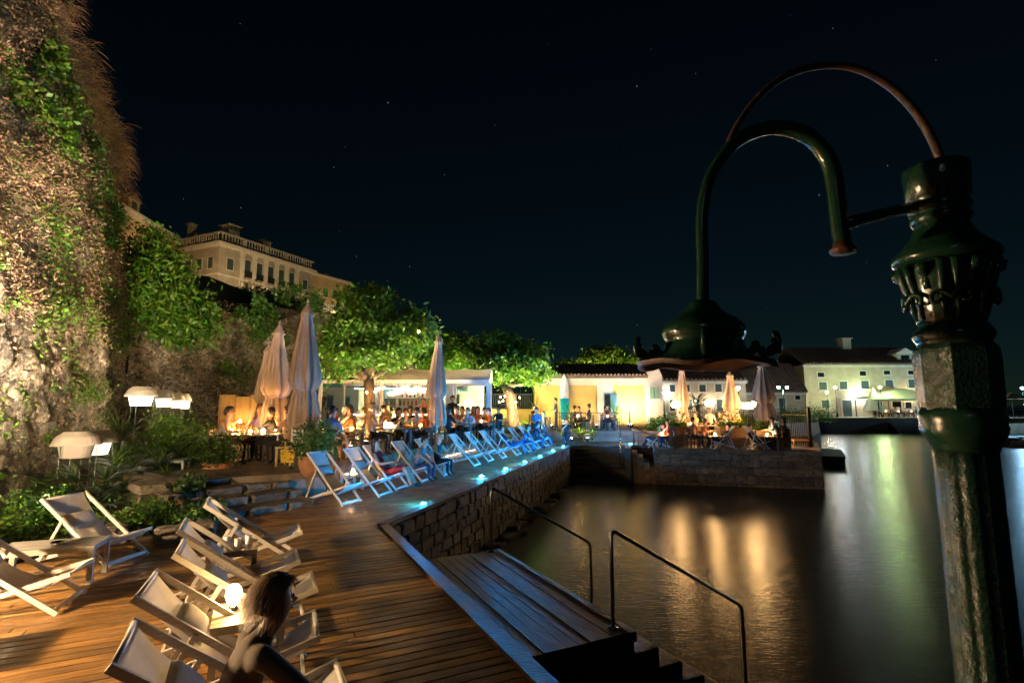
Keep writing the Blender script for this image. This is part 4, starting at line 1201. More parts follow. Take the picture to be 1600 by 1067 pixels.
# --- foreground lamp post
LY = 1.6
lp0 = D(1500, 632, LY)
post = empty('lamp_post', (lp0.x, LY, 0), 0, 'dark green cast iron lamp post with curved arm over the water', 'lamp post')
def pz(v): return D(1500, v, LY).z
def lathe_v(rows, n, name, m=None, par=None, mod=None, smooth=True):
    """rows (v pixel, radius m) top to bottom"""
    prof = [(r*.76, pz(v)) for v, r in reversed(rows)]
    return MB().lathe(prof, n, mod=mod).build(name, m or m_green, par or post, smooth=smooth)
lathe_v([(262,.112),(266,.118),(312,.112),(316,.098),(318,.10)], 28, 'collar')
lathe_v([(318,.100),(322,.108),(330,.110),(334,.094),(338,.104),(344,.108),(350,.098),(352,.086)], 28, 'collar_ring')
lathe_v([(350,.088),(358,.098),(372,.118),(386,.150),(398,.182),(404,.186),(410,.180),(414,.16)], 28, 'flared_cap')
cap = lathe_v([(412,.150),(425,.152),(450,.142),(480,.124),(500,.116),(506,.112)], 28, 'capital')
# acanthus scrolls on the capital
for k in range(6):
    a = R(180 + 22 + 60*k)
    rt_ = Vector((math.cos(a), math.sin(a), 0)); tg = Vector((-math.sin(a), math.cos(a), 0))
    mb = MB()
    for sg in (-1, 1):
        path = []; rad = []
        for j in range(22):
            th = j*.36; rr = .033*math.exp(-.11*j)
            cx, cz = .027*sg, pz(472)
            path.append(rt_*(.104 + .012*math.sin(th*.5)) + tg*(cx + sg*rr*math.cos(th)) + Vector((0,0,cz - .005 + rr*math.sin(th)*1.2))); rad.append(0.0085*(1 - j*.028))
        mb.tube(path, rad, 6)
        p2 = [rt_*(.120 - .038*f) + tg*sg*(.049 - .021*f) + Vector((0,0,pz(416) + (pz(500)-pz(416))*f)) for f in (0,.25,.5,.75,1)]
        mb.tube(p2, [.013,.011,.009,.008,.006], 6)
    p3 = [rt_*(.125 - .027*f + .008*math.sin(f*9)) + Vector((0,0,pz(418) + (pz(455)-pz(418))*f)) for f in (0,.25,.5,.75,1)]
    mb.tube(p3, [.02,.017,.012,.010,.012], 7)
    mb.build('scroll', m_green, cap, smooth=True)
lathe_v([(506,.112),(512,.122),(520,.134),(526,.136),(532,.128),(536,.122),(540,.122)], 28, 'neck_ring')
lathe_v([(536,.120),(546,.138),(556,.142),(628,.140),(640,.132),(650,.128)], 8, 'octagonal_block', m_greenr, smooth=False)
lathe_v([(636,.124),(644,.138),(654,.142),(662,.138),(668,.142),(678,.136),(690,.118),(698,.110),(704,.108)], 28, 'moulding')
def flute(a, z): return 1.0 - .075*max(0.0, math.cos(a*10))**2
prof = [(.104*.76, z) for k, z in enumerate(np.linspace(.62, pz(696), 14))]
MB().lathe(prof, 80, mod=flute).build('fluted_shaft', m_greenr, post, smooth=True)
MB().lathe([(.17,0),(.17,.10),(.14,.13),(.135,.42),(.15,.46),(.14,.50),(.10,.56),(.09,.62)], 8).build('pedestal', m_green, post)
# arms, in the plane of the post
def ap(u, v): 
    q = D(u, v, LY); return Vector((q.x - lp0.x, 0, q.z))
def spline(pts, n=8):
    out = []
    P = [pts[0]] + pts + [pts[-1]]
    for i in range(1, len(P)-2):
        for k in range(n):
            t = k/n
            out.append(.5*((2*P[i]) + (-P[i-1]+P[i+1])*t + (2*P[i-1]-5*P[i]+4*P[i+1]-P[i+2])*t*t + (-P[i-1]+3*P[i]-3*P[i+1]+P[i+2])*t**3))
    out.append(pts[-1]); return out
arm = spline([ap(*q) for q in ((1098,478),(1098,400),(1097,340),(1105,290),(1122,255),(1150,222),(1185,204),(1222,200),(1260,212),(1287,238),(1301,270),(1307,310),(1313,360),(1317,382))])
MB().tube(arm, [.0195]*8*3 + [.0195 + .007*min(1, k/50) for k in range(len(arm)-24)], 14).build('arm', m_green, post, smooth=True)
MB().tube([ap(1316,376), ap(1317,386), ap(1317.5,390), ap(1318,396)], [.026,.030,.040,.036], 14).build('arm_foot', m_rust, post, smooth=True)
st_ = spline([ap(*q) for q in ((1131,246),(1150,200),(1185,152),(1230,118),(1285,103),(1340,108),(1390,135),(1430,175),(1455,215),(1470,252),(1476,285))])
MB().tube(st_, [.0105 + .004*k/len(st_) for k in range(len(st_))], 10).build('stay_rod', m_rust, post, smooth=True)
MB().tube([ap(1312,352), ap(1345,343), ap(1400,330), ap(1440,322)], [.021,.019,.018,.021], 10).build('strut', m_green, post, smooth=True)
# hood of the lamp
hd = ap(1098, 500)
def hv(v): return ap(1098, v).z
def hood_rows(rows): return [(r, hv(v)) for v, r in reversed(rows)]
hood = MB().lathe(hood_rows([(470,.026),(473,.040),(478,.048),(486,.058),(494,.078),(502,.105),(512,.123),(520,.126),(528,.120),(533,.112),(536,.116),(546,.122),(556,.138),(561,.158),(565,.186),(569,.198)]), 40, c=(hd.x,0,0), caps=False).build('hood', m_green, post, smooth=True)
wav = MB()
n_ = 60
for k in range(n_):
    a = k*2*math.pi/n_; w_ = .006*math.sin(a*4+.6) + .003*math.sin(a*7)
    for (r, dz) in ((.205,.0),(.205,-.014),(.175,-.012),(.13,.02)):
        wav.v.append((hd.x + r*math.cos(a), r*math.sin(a), hv(566) + dz + w_*(1 if r > .15 else .2)))
for k in range(n_):
    for j in range(3): wav.f.append((k*4+j, ((k+1)%n_)*4+j, ((k+1)%n_)*4+j+1, k*4+j+1)); wav.m.append(0)
wav.build('brim', m_rust, hood, smooth=True)
def scroll_orn(a, name):
    d = Vector((math.cos(a), math.sin(a), 0)); b = Vector((hd.x, 0, hv(558)))
    mb = MB()
    path = [b + d*(.135 + .075*f) + Vector((0,0,.012*math.sin(f*9)+.01)) for f in np.linspace(0,1,9)]
    mb.tube(path, .011, 7)
    path = [b + d*(.185 + .022*math.cos(t)) + Vector((0,0,.022 + .022*math.sin(t))) for t in np.linspace(math.pi, 2.35*math.pi, 12)]
    mb.tube(path, [.012 - .0005*k for k in range(12)], 7)
    mb.tube([b + d*.205 + Vector((0,0,.0)), b + d*.212 + Vector((0,0,.035)), b + d*.206 + Vector((0,0,.06)), b + d*.198 + Vector((0,0,.062))], [.014,.011,.009,.006], 7)
    for (dr, dz, r) in ((.150,.030,.013),(.165,.012,.012),(.14,.012,.014)):
        prof = [(max(.001, r*math.sin(math.pi*k/5)), -r*math.cos(math.pi*k/5)) for k in range(6)]
        q = b + d*dr; mb.lathe(prof, 8, (q.x, q.y, q.z+dz))
    mb.build('ornament', m_green, hood, smooth=True)
for k in range(5): scroll_orn(R(178 + 72*k), 'o')

# --- floor lamps with white shades
m_pole = mat('lamp_pole', (.05, .08, .07), .5)
m_shade = mat('shade_cloth', (.42, .385, .32), .8, translucent=.3)
def floor_lamp(p, h, w, label, strength, color=WHITE, group='white floor lamps along the wall', glow=3.0, key='a', bulb_r=.05, inner=True):
    root = empty('floor_lamp', p, 0, label, 'floor lamp', group)
    MB().lathe([(w*.5, h-.26),(w*.5, h-.235),(w*.42, h-.1),(w*.27, h),(w*.25, h-.003),(w*.4, h-.105),(w*.48,h-.24)], 24, caps=False).build('shade', m_shade, root)
    MB().lathe([(w*.01, h-.012),(w*.26, h-.012)], 24, caps=False).build('shade_top', m_shade, root)
    MB().lathe([(w*.30, h-.50),(w*.36, h-.27)], 24, caps=False).build('diffuser', emit('diffuser_'+key, color, glow) if glow else m_shade, root)
    for a in (.4, 2.5, 4.6):
        MB().tube([(w*.43*math.cos(a), w*.43*math.sin(a), 0), (w*.40*math.cos(a), w*.40*math.sin(a), h-.26)], .009, 6).build('leg', m_pole, root)
    if strength:
        link('bulb', sphere_mesh('bulb', bulb_r, emit('bulb_'+key, color, strength)), root, (0,0,h-.17 if inner else h-.60))
    return root
def place_px(u, v, Y): return D(u, v, Y)
def lamp_at(u, vtop, Y, zb, *a, **k):
    q = D(u, vtop, Y); return floor_lamp((q.x, Y, zb), q.z - zb, *a, **k)
lamp_at(122, 674, 10.2, .05, .80, 'unlit looking cream lamp shade nearest the pale wall'.replace('nearest','beside'), 0, glow=0, key='off')
lamp_at(152, 672, 10.9, .05, .72, 'white lamp shade partly behind the cream shade', 3, glow=1.6, key='b')
lamp_at(222, 604, 13.6, .30, .74, 'tallest glowing floor lamp in the row by the wall corner', 8, glow=7.0, key='c')
lamp_at(257, 609, 15.3, .4, .54, 'grey topped floor lamp second in the row', 2, glow=4.0, key='d')
lamp_at(277, 613, 16.6, .5, .46, 'orange topped floor lamp third in the row', 4, WARM, glow=3.0, key='e')
lamp_at(290, 615, 17.6, .5, .40, 'smallest white floor lamp at the end of the row', 3, glow=5.0, key='f')
floor_lamp((-6.0,3.55,0), 1.85, .8, 'tall floor lamp shining over the deckchairs on the plank deck', 2600, (1.0,.68,.36), glow=2.0, key='deck', bulb_r=.10, inner=False)
# flood lamp on the wall beyond the frame edge, whose light fills the deck
fl = empty('wall_floodlight', (-7.75, 7.1, 1.3), 0, 'warm floodlight bracketed to the fortress wall beside the deck', 'floodlight')
aim = Vector((-3.7, 5.0, 3.5)).normalized()
flM = Matrix.Translation((0,0,.1)) @ aim.to_track_quat('Z', 'Y').to_matrix().to_4x4()
hb = MB().lathe([(.02,-.12),(.13,-.10),(.17,.0),(.175,.42),(.165,.42),(.16,.02),(.12,-.08),(.02,-.10)], 20, caps=False); hb.v = [tuple(flM @ Vector(q)) for q in hb.v]
hb.build('housing', m_iron, fl, smooth=True)
MB().tube([(-1.0,.0,-.15),(-.1,0,-.1),(0,0,.0)], .03, 6).build('bracket', m_iron, fl)
link('bulb', sphere_mesh('bulb', .10, emit('flood_bulb', (1.0, .81, .58), 12500)), fl, flM @ Vector((0,0,.06)))

fl2 = empty('added_floodlight', (-6.3, 5.3, .0), 0, 'added unseen floodlight on the deck aimed at the crest of the tall wall', 'floodlight')  # unseen lamp added to brighten the top of the wall
aim = Vector((-5.6, 8.2, 8.5)).normalized(); flM = Matrix.Translation((0,0,.45)) @ aim.to_track_quat('Z', 'Y').to_matrix().to_4x4()
hb = MB().lathe([(.02,-.12),(.13,-.10),(.17,.0),(.175,.36),(.165,.36),(.16,.02),(.12,-.08),(.02,-.10)], 20, caps=False); hb.v = [tuple(flM @ Vector(q)) for q in hb.v]
hb.build('housing', m_iron, fl2, smooth=True); MB().lathe([(.2,0),(.2,.02),(.03,.04),(.03,.36)], 12).build('stand', m_iron, fl2)
link('bulb', sphere_mesh('bulb', .10, emit('added_flood_bulb', (1.0, .71, .42), 17000)), fl2, flM @ Vector((0,0,.06)))

# --- blue deck lights
m_blue = emit('blue_led', BLUE, 3400)
m_blue2 = emit('blue_led_dim', BLUE, 1200)
ledm = MB().lathe([(.058,0),(.056,.018),(.04,.034),(.004,.042)], 10).mesh('lens', m_blue, True)
ledm2 = MB().lathe([(.058,0),(.056,.018),(.04,.034),(.004,.042)], 10).mesh('lens', m_blue2, True)
ring = MB().lathe([(.075,0),(.085,.012),(.062,.016),(.062,.002)], 16, caps=False).mesh('bezel', m_steel, True)
names = ('single blue deck light standing apart at the deck corner','dim blue deck light set back from the edge','blue deck light, third along the promenade from the corner','blue deck light, fourth along the promenade from the corner','blue deck light, fifth along the promenade from the corner','blue deck light, last but one on the promenade edge','blue deck light at the far end beside the harbour stairs')
for (u, v), nm in zip(((662,788),(763,747),(800,735),(829,724),(852,715),(871,706),(887,699)), names):
    q = G(u, v, .02) + (acp*.2 if u != 662 else Vector((0,0,0))); rt_ = empty('deck_light', (q.x, q.y, .045 if u != 662 else .012), 0, nm, 'deck light', 'blue lights along the promenade')
    dim = (u == 763)
    link('lens', ledm2 if dim else ledm, rt_, (0,0,.012)); link('bezel', ring, rt_)
q = G(985, 694, .0); rt_ = empty('deck_light', (q.x, q.y, .005), 0, 'blue floor light on the quay at the stair head', 'deck light', 'blue lights along the promenade')
link('lens', ledm, rt_, (0,0,.012)); link('bezel', ring, rt_)

# --- street lamps on the far quay
def street_lamp(p, h, label, color, strength, key, r=.16, heads=1):
    root = empty('street_lamp', p, 0, label, 'street lamp', 'street lamps on the far quay')
    MB().lathe([(.16,0),(.14,.5),(.06,.7),(.045,h*.6),(.04,h-.2)], 10).build('pole', m_green, root, smooth=True)
    MB().lathe([(.04,h-.2),(.10,h-.12),(.05,h-.1)], 10).build('collar', m_green, root)
    if heads == 2: MB().beam((-.55,0,h-.05),(.55,0,h-.05), .05, .05).build('crossbar', m_green, root)
    for k in range(heads):
        x = 0 if heads == 1 else (-.5, .5)[k]
        link('globe', sphere_mesh('globe', r, emit('globe_'+key, color, strength*2.4), 12, 8), root, (x, 0, h + r*.8))
        MB().lathe([(r*.95, h+r*1.5),(r*.6, h+r*2.0),(.02, h+r*2.3)], 10, (x,0,0)).build('cap', m_green, root)
    return root
for (u, v, Y, base, lb, c_, st_v, key, hd_) in (
    (1305,605,70,.3,'street lamp with bright white globe before the cream house', COOL, 130, 'a', 1),
    (1292,613,71,.3,'shorter street lamp next to the bright white globe lamp', WHITE, 90, 'b', 1),
    (1375,605,70,.3,'street lamp with greenish globe by the awning', (.70,1.0,.42), 480, 'c', 1),
    (1223,605,60,.3,'twin globe street lamp before the tiled shed', COOL, 170, 'd', 2),
    (1153,606,46,.3,'white globe street lamp behind the middle quay parasol', COOL, 70, 'e', 1),
    (1037,613,52,.3,'white globe street lamp beside the pale house gable', COOL, 40, 'f', 1),
    (1597,606,64,.3,'blue white globe lamp at the far end of the harbour', (.35,.70,1.0), 1200, 'g', 1)):
    q = D(u, v, Y); street_lamp((q.x, Y, base), q.z - base - .13, lb, c_, st_v, key, heads=hd_)
# wall lamps on the far houses
def wall_lamp(p, label, color, strength, key, r=.11, group='wall lamps on the harbour houses'):
    root = empty('wall_lamp', p, 0, label, 'wall lamp', group)
    MB().b2(-.08,.08,-.05,.12,-.12,.12).build('bracket', m_iron, root)
    link('bulb', sphere_mesh('bulb', r, emit('wl_'+key, color, strength*2.5), 8, 5), root, (0,-.22,0))
    return root
wall_lamp(D(1341,618,FY-.3), 'glaring white wall lamp between two shutters of the cream house', COOL, 330, 'a')
wall_lamp(D(1366,618,FY-.3), 'yellow wall lamp above the closed green awning', (1,.8,.4), 150, 'b')
wall_lamp(D(1420,617,FY-.3), 'yellow wall lamp above the open awning', (1,.8,.4), 170, 'c')
for k, u in enumerate((1062,1086,1111,1136)):
    wall_lamp(D(u,627,65.7), ('uplight between the first shutters of the uplit house','second uplight on the uplit house wall','third uplight on the uplit house wall','last uplight on the uplit house wall')[k], WHITE, 90, 'd', .09)
wall_lamp(D(1039,614,65.7), 'lamp on the end wall of the uplit house', COOL, 120, 'e')

# --- floodlights of the upper town, on the bastion in front of the palace
def flood(p, label, color, strength, key, r=.25):
    root = empty('facade_floodlight', p, 0, label, 'floodlight', 'floodlights before the palace')
    MB().b2(-.2,.2,-.2,.2,0,.25).build('base', m_iron, root)
    MB().lathe([(.15,.25),(.34,.4)], 12, caps=False).build('housing', m_iron, root)
    link('lens', sphere_mesh('lens', r, emit('fl_'+key, color, strength), 10, 6), root, (0,0,.5))
pn = Vector((pd.y, -pd.x, 0)).normalized()
for k, f in enumerate((.08, .45, .85)):
    q = Vector((K0.x, K0.y, 0)) + Vector((pd.x, pd.y, 0))*f + pn*9
    flood((q.x, q.y, PB + 4.0), ('palace floodlight below the corner window','palace floodlight below the balconies','palace floodlight below the last bay')[k], (1.0,.74,.42), 620, 'pal')
q = NB0 + Vector((nd_.y, -nd_.x, 0)).normalized()*8; flood((q.x, q.y, NB0.z-11), 'floodlight below the cornice of the ochre house', (1,.7,.38), 700, 'nb')
q = YH0 + Vector((yd.y, -yd.x, 0)).normalized()*7 + yd*.5; flood((q.x, q.y, YH0.z-12), 'floodlight below the yellow house', (1,.74,.42), 500, 'yh')
# ================================================================ deckchairs
def deckchair_proto(kind):
    """faces +x; returns list of (name, mesh, parent index)"""
    W_ = .29
    if kind == 'low':
        at_, af = (-.56,.80), (.50,.012); bf, br = (.56,.36), (-.62,.03); cs, ce = (-.20,.535), (-.46,.07); sag = .23
    else:
        at_, af = (-.46,1.02), (.48,.012); bf, br = (.54,.40), (-.60,.03); cs, ce = (-.17,.71), (-.42,.08); sag = .22
    def P(q, y): return Vector((q[0], y, q[1]))
    parts = []
    sd_ = (0,1,0)
    parts.append(('side_rail', MB().beam(P(at_,0), P(af,0), .022, .044, sd_).mesh('side_rail', m_whitewood), (W_, -W_)))
    parts.append(('seat_rail', MB().beam(P(bf,0), P(br,0), .022, .042, sd_).mesh('seat_rail', m_whitewood), (W_-.04, -W_+.04)))
    parts.append(('prop', MB().beam(P(cs,0), P(ce,0), .018, .036, sd_).mesh('prop', m_whitewood), (W_+.026, -W_-.026)))
    def bar(q, half, r=.017): return MB().tube([(q[0],-half,q[1]),(q[0],half,q[1])], r, 8).mesh('crossbar', m_whitewood, True)
    ad = Vector((af[0]-at_[0], 0, af[1]-at_[1])).normalized()
    parts.append(('head_bar', bar((at_[0]+.015, at_[1]-.01), W_+.005), (0,)))
    parts.append(('front_bar', bar((bf[0]-.015, bf[1]-.004), W_-.035), (0,)))
    parts.append(('foot_bar', MB().box((af[0]-.03,0,af[1]+.035),(.022,2*W_-.02,.045)).mesh('foot_bar', m_whitewood), (0,)))
    parts.append(('rear_bar', MB().box((br[0]+.03,0,br[1]+.005),(.022,2*W_-.1,.045)).mesh('rear_bar', m_whitewood), (0,)))
    parts.append(('prop_bar', bar((ce[0],ce[1]), W_+.03, .012), (0,)))
    nt_ = MB()
    for k in range(4):
        f = .12 + .06*k; q = Vector(P(br,0))*(1-f) + Vector(P(bf,0))*f
        nt_.box((q.x, 0, q.z+.035), (.022,.03,.03))
    # canvas sling
    n, mW = 18, 8; V = []; Fc = []
    p0 = Vector((at_[0]+.02, at_[1])); p2 = Vector((bf[0], bf[1]+.012)); pm = Vector((.08, sag-.30))
    line = []
    for i in range(n+1):
        t = i/n; q = p0*(1-t)**2 + pm*2*t*(1-t) + p2*t*t; line.append(q)
    for i in range(n+1):
        for j in range(mW+1):
            y = (j/mW-.5)*2*(W_-.045)
            V.append((line[i].x, y, line[i].y - .018*math.sin(math.pi*i/n)*(1-(2*j/mW-1)**2) + (.006*math.sin(j*2.1+i*.4))*math.sin(math.pi*i/n)))
    for i in range(n):
        for j in range(mW): Fc.append((i*(mW+1)+j, i*(mW+1)+j+1, (i+1)*(mW+1)+j+1, (i+1)*(mW+1)+j))
    cm = fast_mesh('canvas', V, Fc, m_canvas, smooth=True)
    parts.append(('canvas', cm, (0,)))
    # head cushion
    a_, b_ = line[2], line[6]; mid = (a_+b_)/2; dr_ = (b_-a_); ang = math.atan2(-dr_.y, dr_.x)
    pil = MB(); nn = 10
    for i in range(nn+1):
        for j in range(nn+1):
            x = (i/nn-.5)*.24; y = (j/nn-.5)*.42
            hgt = .05*max(0.0, (1-(2*i/nn-1)**4)*(1-(2*j/nn-1)**4))**.6
            pil.v.append((x,y,hgt+.012))
    for i in range(nn):
        for j in range(nn): pil.f.append((i*(nn+1)+j, (i+1)*(nn+1)+j, (i+1)*(nn+1)+j+1, i*(nn+1)+j+1)); pil.m.append(0)
    M_ = Matrix.Translation((mid.x,0,mid.y)) @ Matrix.Rotation(ang, 4, 'Y')
    pil.v = [tuple(M_ @ Vector(q)) for q in pil.v]
    parts.append(('head_cushion', pil.mesh('head_cushion', m_canvas, True), (0,)))
    return parts
DC = {k: deckchair_proto(k) for k in ('low', 'high')}
def deckchair(x, y, ang, label, kind='low', z=0.0, group=None, canvas=None):
    root = empty('deckchair', (x, y, z), ang, label, 'deckchair', group)
    for nm, me, ys in DC[kind]:
        for yy in ys:
            o_ = link(nm, me, root, (0, yy, 0))
    return root
gA = 'white deckchairs on the wide plank deck'; gB = 'deckchairs along the blue lit promenade'
# row facing the water; back bar centres measured, chair origin .56 in front
for (u, v, lb) in ((322,783,'deckchair at the steps end of the row on the plank deck'), (283,819,'deckchair second from the steps in the row on the deck'), (278,853,'deckchair behind the glowing lamp table'),
                   (224,913,'deckchair on the near side of the glowing lamp table'), (190,1000,'deckchair next to the seated blurred person')):
    b_ = G(u, v, .80); p = b_ + nx*.56
    deckchair(p.x, p.y, ANG_N + rnd.uniform(-.04,.04), lb, 'low', 0, gA)
b6 = G(432,935,1.0) - Vector((math.cos(ANG_N+R(12)), math.sin(ANG_N+R(12)), 0))*.37; b6.z = 0
p = G(60, 925); pL1 = Vector((-4.95, 5.35, 0))
deckchair(-4.92, 5.30, R(18), 'pale deckchair cut by the picture edge beside the slatted table', 'low', 0, gA)
deckchair(-5.0, 4.05, R(24), 'deckchair beside the tall floor lamp on the plank deck', 'low', 0, gA)
deckchair(-5.42, 6.95, R(-8), 'pale deckchair in front of the fan palms', 'low', 0, gA)
# promenade row: foot bar centres
ANG_P = ANG_AC - R(90)
prom = [((551,787),'first promenade deckchair beside the big terracotta pot'),((603,774),'second promenade deckchair with a candle beside it'),((629,764),'promenade deckchair with the woman in red'),((668,752),'promenade deckchair of the man with bare arms'),
        ((700,743),'sand coloured promenade deckchair behind the waving woman'),((747,728),'empty blue lit deckchair first of the far trio'),((768,721),'empty blue lit deckchair second of the far trio'),((789,716),'blue lit deckchair third of the far trio'),
        ((812,711),'deckchair of the person in blue jeans'),((829,706),'deckchair of the person with the blue skirt'),((843,701),'deckchair before the crowd at the promenade end'),((856,697),'last deckchair on the promenade')]
prom_pos = []
for (u, v), lb in prom:
    f_ = G(u, v); d_ = Vector((math.cos(ANG_P), math.sin(ANG_P), 0)); q = f_ - d_*.48
    deckchair(q.x, q.y, ANG_P + rnd.uniform(-.06,.06), lb, 'high', 0, gB); prom_pos.append((q, ANG_P))
for (u, v, lb) in ((920,690,'white deckchair facing the basin near the stair head'),(962,688,'white deckchair beside the iron railing by the stairs')):
    f_ = G(u, v); deckchair(f_.x, f_.y+.5, R(-85), lb, 'high', 0, 'white deckchairs at the stair head')

# ================================================================ tables, chairs, candles
m_tabtop = mat('grey_slats', (.30, .27, .23), .5, (.20, .18, .15), 6, 4, (1,8,1), bump=.2, objrand=.15)
m_darktab = mat('dark_table', (.06, .045, .035), .35)
m_lighttab = mat('pale_table', (.50, .42, .30), .5, (.40, .33, .23), 5, 4)
m_glass = mat('tumbler_glass', (.8, .8, .8), .05, spec=.8)
def slat_table(p, rz, w, d, h, label, m, nslat=6, name='side_table', group=None):
    root = empty(name, p, rz, label, 'table', group)
    for k in range(nslat):
        y = -d/2 + d*(k+.5)/nslat
        MB().box((0,y,h-.012),(w,d/nslat-.008,.022)).build('slat', m, root)
    MB().box((0,0,h-.045),(w-.04,d-.04,.04)).build('apron', m, root)
    for sx in (-1,1):
        for sy in (-1,1): MB().box((sx*(w/2-.03),sy*(d/2-.03),(h-.024)/2),(.05,.05,h-.024)).build('leg', m, root)
    return root
pv_ = Vector((math.cos(ANG_N+R(12)), math.sin(ANG_N+R(12)), 0)); slat_table((b6.x+pv_.x*.12, b6.y+pv_.y*.12, 0), ANG_N, .42, .42, .225, 'low slatted stool under the large person', m_lighttab, 5, 'stool')
slat_table((-5.25,6.1,0), R(20), .95, .5, .42, 'grey slatted side table between the two pale deckchairs', m_tabtop)
lt = G(390,953,.42)
slat_table((lt.x, lt.y, 0), ANG_N, .5, .5, .42, 'pale slatted side table under the glowing lamp', m_lighttab)
lt2 = G(378,853,.42)
slat_table((lt2.x-.1, lt2.y, 0), ANG_N, .5, .5, .42, 'dark side table with glasses between two deckchairs', m_darktab)
ash = empty('ashtray', (-5.2,6.12,.411), 0, 'round ashtray on the grey slatted table', 'ashtray')
MB().lathe([(.05,0),(.075,.004),(.085,.03),(.078,.03),(.065,.012)], 16).build('bowl', m_steel, ash, smooth=True)

gm = MB().lathe([(.022,0),(.032,.005),(.036,.10),(.033,.10),(.028,.012)], 12).mesh('glass', m_glass, True)
def glass(p, label, group='glasses on the tables'):
    return tag(link('drinking_glass', gm, None, p), label, 'glass', group)
for k, (dx_, dy_) in enumerate(((-.1,.05),(.08,-.06),(.12,.1))):
    glass((lt2.x-.1+dx_, lt2.y+dy_, .421), 'drinking glass on the dark side table between deckchairs')
# glowing lamp on the side table
tl_ = empty('table_lamp', (lt.x-.12, lt.y-.02, .421), 0, 'small glowing bulb shaped lamp on the pale side table', 'lamp')
MB().lathe([(.05,0),(.05,.015),(.03,.03),(.028,.05)], 14).build('base', m_steel, tl_, smooth=True)
MB().lathe([(.028,.05),(.045,.075),(.058,.12),(.050,.165),(.025,.195),(.005,.20)], 16).build('bulb', emit('table_bulb', (1.0,.62,.25), 60), tl_, smooth=True)

m_candle = emit('candle_glow', CANDLE, 230)
m_candle_w = emit('candle_glow_bright', (1.0,.55,.2), 330)
cgl = MB().lathe([(.03,.012),(.036,.04),(.03,.075),(.012,.09)], 10).mesh('flame', m_candle, True)
cgw = MB().lathe([(.035,.012),(.045,.05),(.036,.10),(.012,.12)], 10).mesh('flame', m_candle_w, True)
m_cup = mat('candle_cup', (.35,.2,.08), .3)
cup = MB().lathe([(.036,0),(.042,.012),(.044,.035),(.040,.035),(.036,.010)], 12, caps=False).mesh('cup', m_cup, True)
def candle(p, label, bright=False, group='candle lights on tables'):
    root = empty('candle_light', p, 0, label, 'candle', group)
    link('flame', cgw if bright else cgl, root); link('cup', cup, root)
    return root
def table(p, w, d, h, rz, label, m=None, name='dining_table', group='dark dining tables on the terrace'):
    root = empty(name, p, rz, label, 'table', group)
    MB().box((0,0,h-.02),(w,d,.04)).build('top', m or m_darktab, root, bevel=.006)
    for sx in (-1,1):
        for sy in (-1,1): MB().box((sx*(w/2-.06),sy*(d/2-.06),(h-.04)/2),(.05,.05,h-.04)).build('leg', m or m_darktab, root)
    return root
m_chair_l = mat('pale_chair', (.55,.45,.30), .5); m_chair_d = mat('dark_wicker', (.10,.06,.035), .7, (.06,.035,.02), 30, 3, bump=.5)
def chair_parts(m):
    L = []
    L.append(('seat', MB().box((0,0,.44),(.42,.42,.04)).mesh('seat', m), [(0,0,0)]))
    leg_f = MB().box((0,0,.21),(.035,.035,.42)).mesh('leg', m)
    L.append(('leg', leg_f, [(sx*.18,sy*.18,0) for sx in (-1,1) for sy in (-1,1)]))
    bk = MB(); 
    for k in range(4): bk.box((-.215,0,.56+.09*k),(.02,.38,.05))
    L.append(('backrest', bk.mesh('backrest', m), [(0,0,0)]))
    L.append(('back_post', MB().box((-.2,0,.66),(.03,.03,.44)).mesh('back_post', m), [(0,.19,0),(0,-.19,0)]))
    return L
CH = {'l': chair_parts(m_chair_l), 'd': chair_parts(m_chair_d)}
def dining_chair(p, rz, label, kind='d', group='dining chairs'):
    root = empty('dining_chair', p, rz, label, 'chair', group)
    for nm, me, ps in CH[kind]:
        for q in ps: link(nm, me, root, q)
    return root

# ================================================================ parasols
def parasol(p, h, rmax, label, group='closed canvas parasols', seed=0, skirt=.26):
    root = empty('closed_parasol', p, 0, label, 'parasol', group)
    MB().lathe([(.25,0),(.25,.06),(.06,.08),(.045,.12)], 14).build('base', m_iron, root)
    MB().tube([(0,0,.1),(0,0,h-.1)], .03, 8).build('pole', m_whitewood, root)
    r2 = random.Random(seed); ph_ = r2.uniform(0,6)
    zt = h; zb = h*skirt; zs = zb + (zt-zb)*.30
    rows = [(.03,0.0),(.12,.03),(.40,.09),(.46,.115),(.34,.12),(.50,.25),(.72,.42),(.92,.56),(.98,.64),(.80,.69),(.62,.71),(.70,.74),(.85,.82),(.92,.92),(.86,1.0)]
    n = 72; V = []; Fc = []
    for i, (r, f) in enumerate(rows):
        z = zt - (zt-zb)*f
        for k in range(n):
            a = k*2*math.pi/n
            fo = 1 + (.16*math.sin(a*8+ph_) + .08*math.sin(a*13+ph_*2+f*2) + .05*math.sin(a*21))*min(1, f*3)
            V.append((rmax*r*fo*math.cos(a) + .02*math.sin(f*5+ph_), rmax*r*fo*math.sin(a), z + (.05*math.sin(a*8+ph_) if f == 1.0 else 0)))
    for i in range(len(rows)-1):
        for k in range(n): Fc.append((i*n+k, (i+1)*n+k, (i+1)*n+(k+1)%n, i*n+(k+1)%n))
    link('canopy', fast_mesh('canopy', V, Fc, m_umb, smooth=True), root)
    MB().lathe([(rmax*.66, zt-(zt-zb)*.72),(rmax*.70, zt-(zt-zb)*.71),(rmax*.66, zt-(zt-zb)*.70)], 24).build('strap', m_umb, root)
    MB().lathe([(.035,h),(.03,h+.05),(.005,h+.09)], 8).build('finial', m_umb, root)
    return root
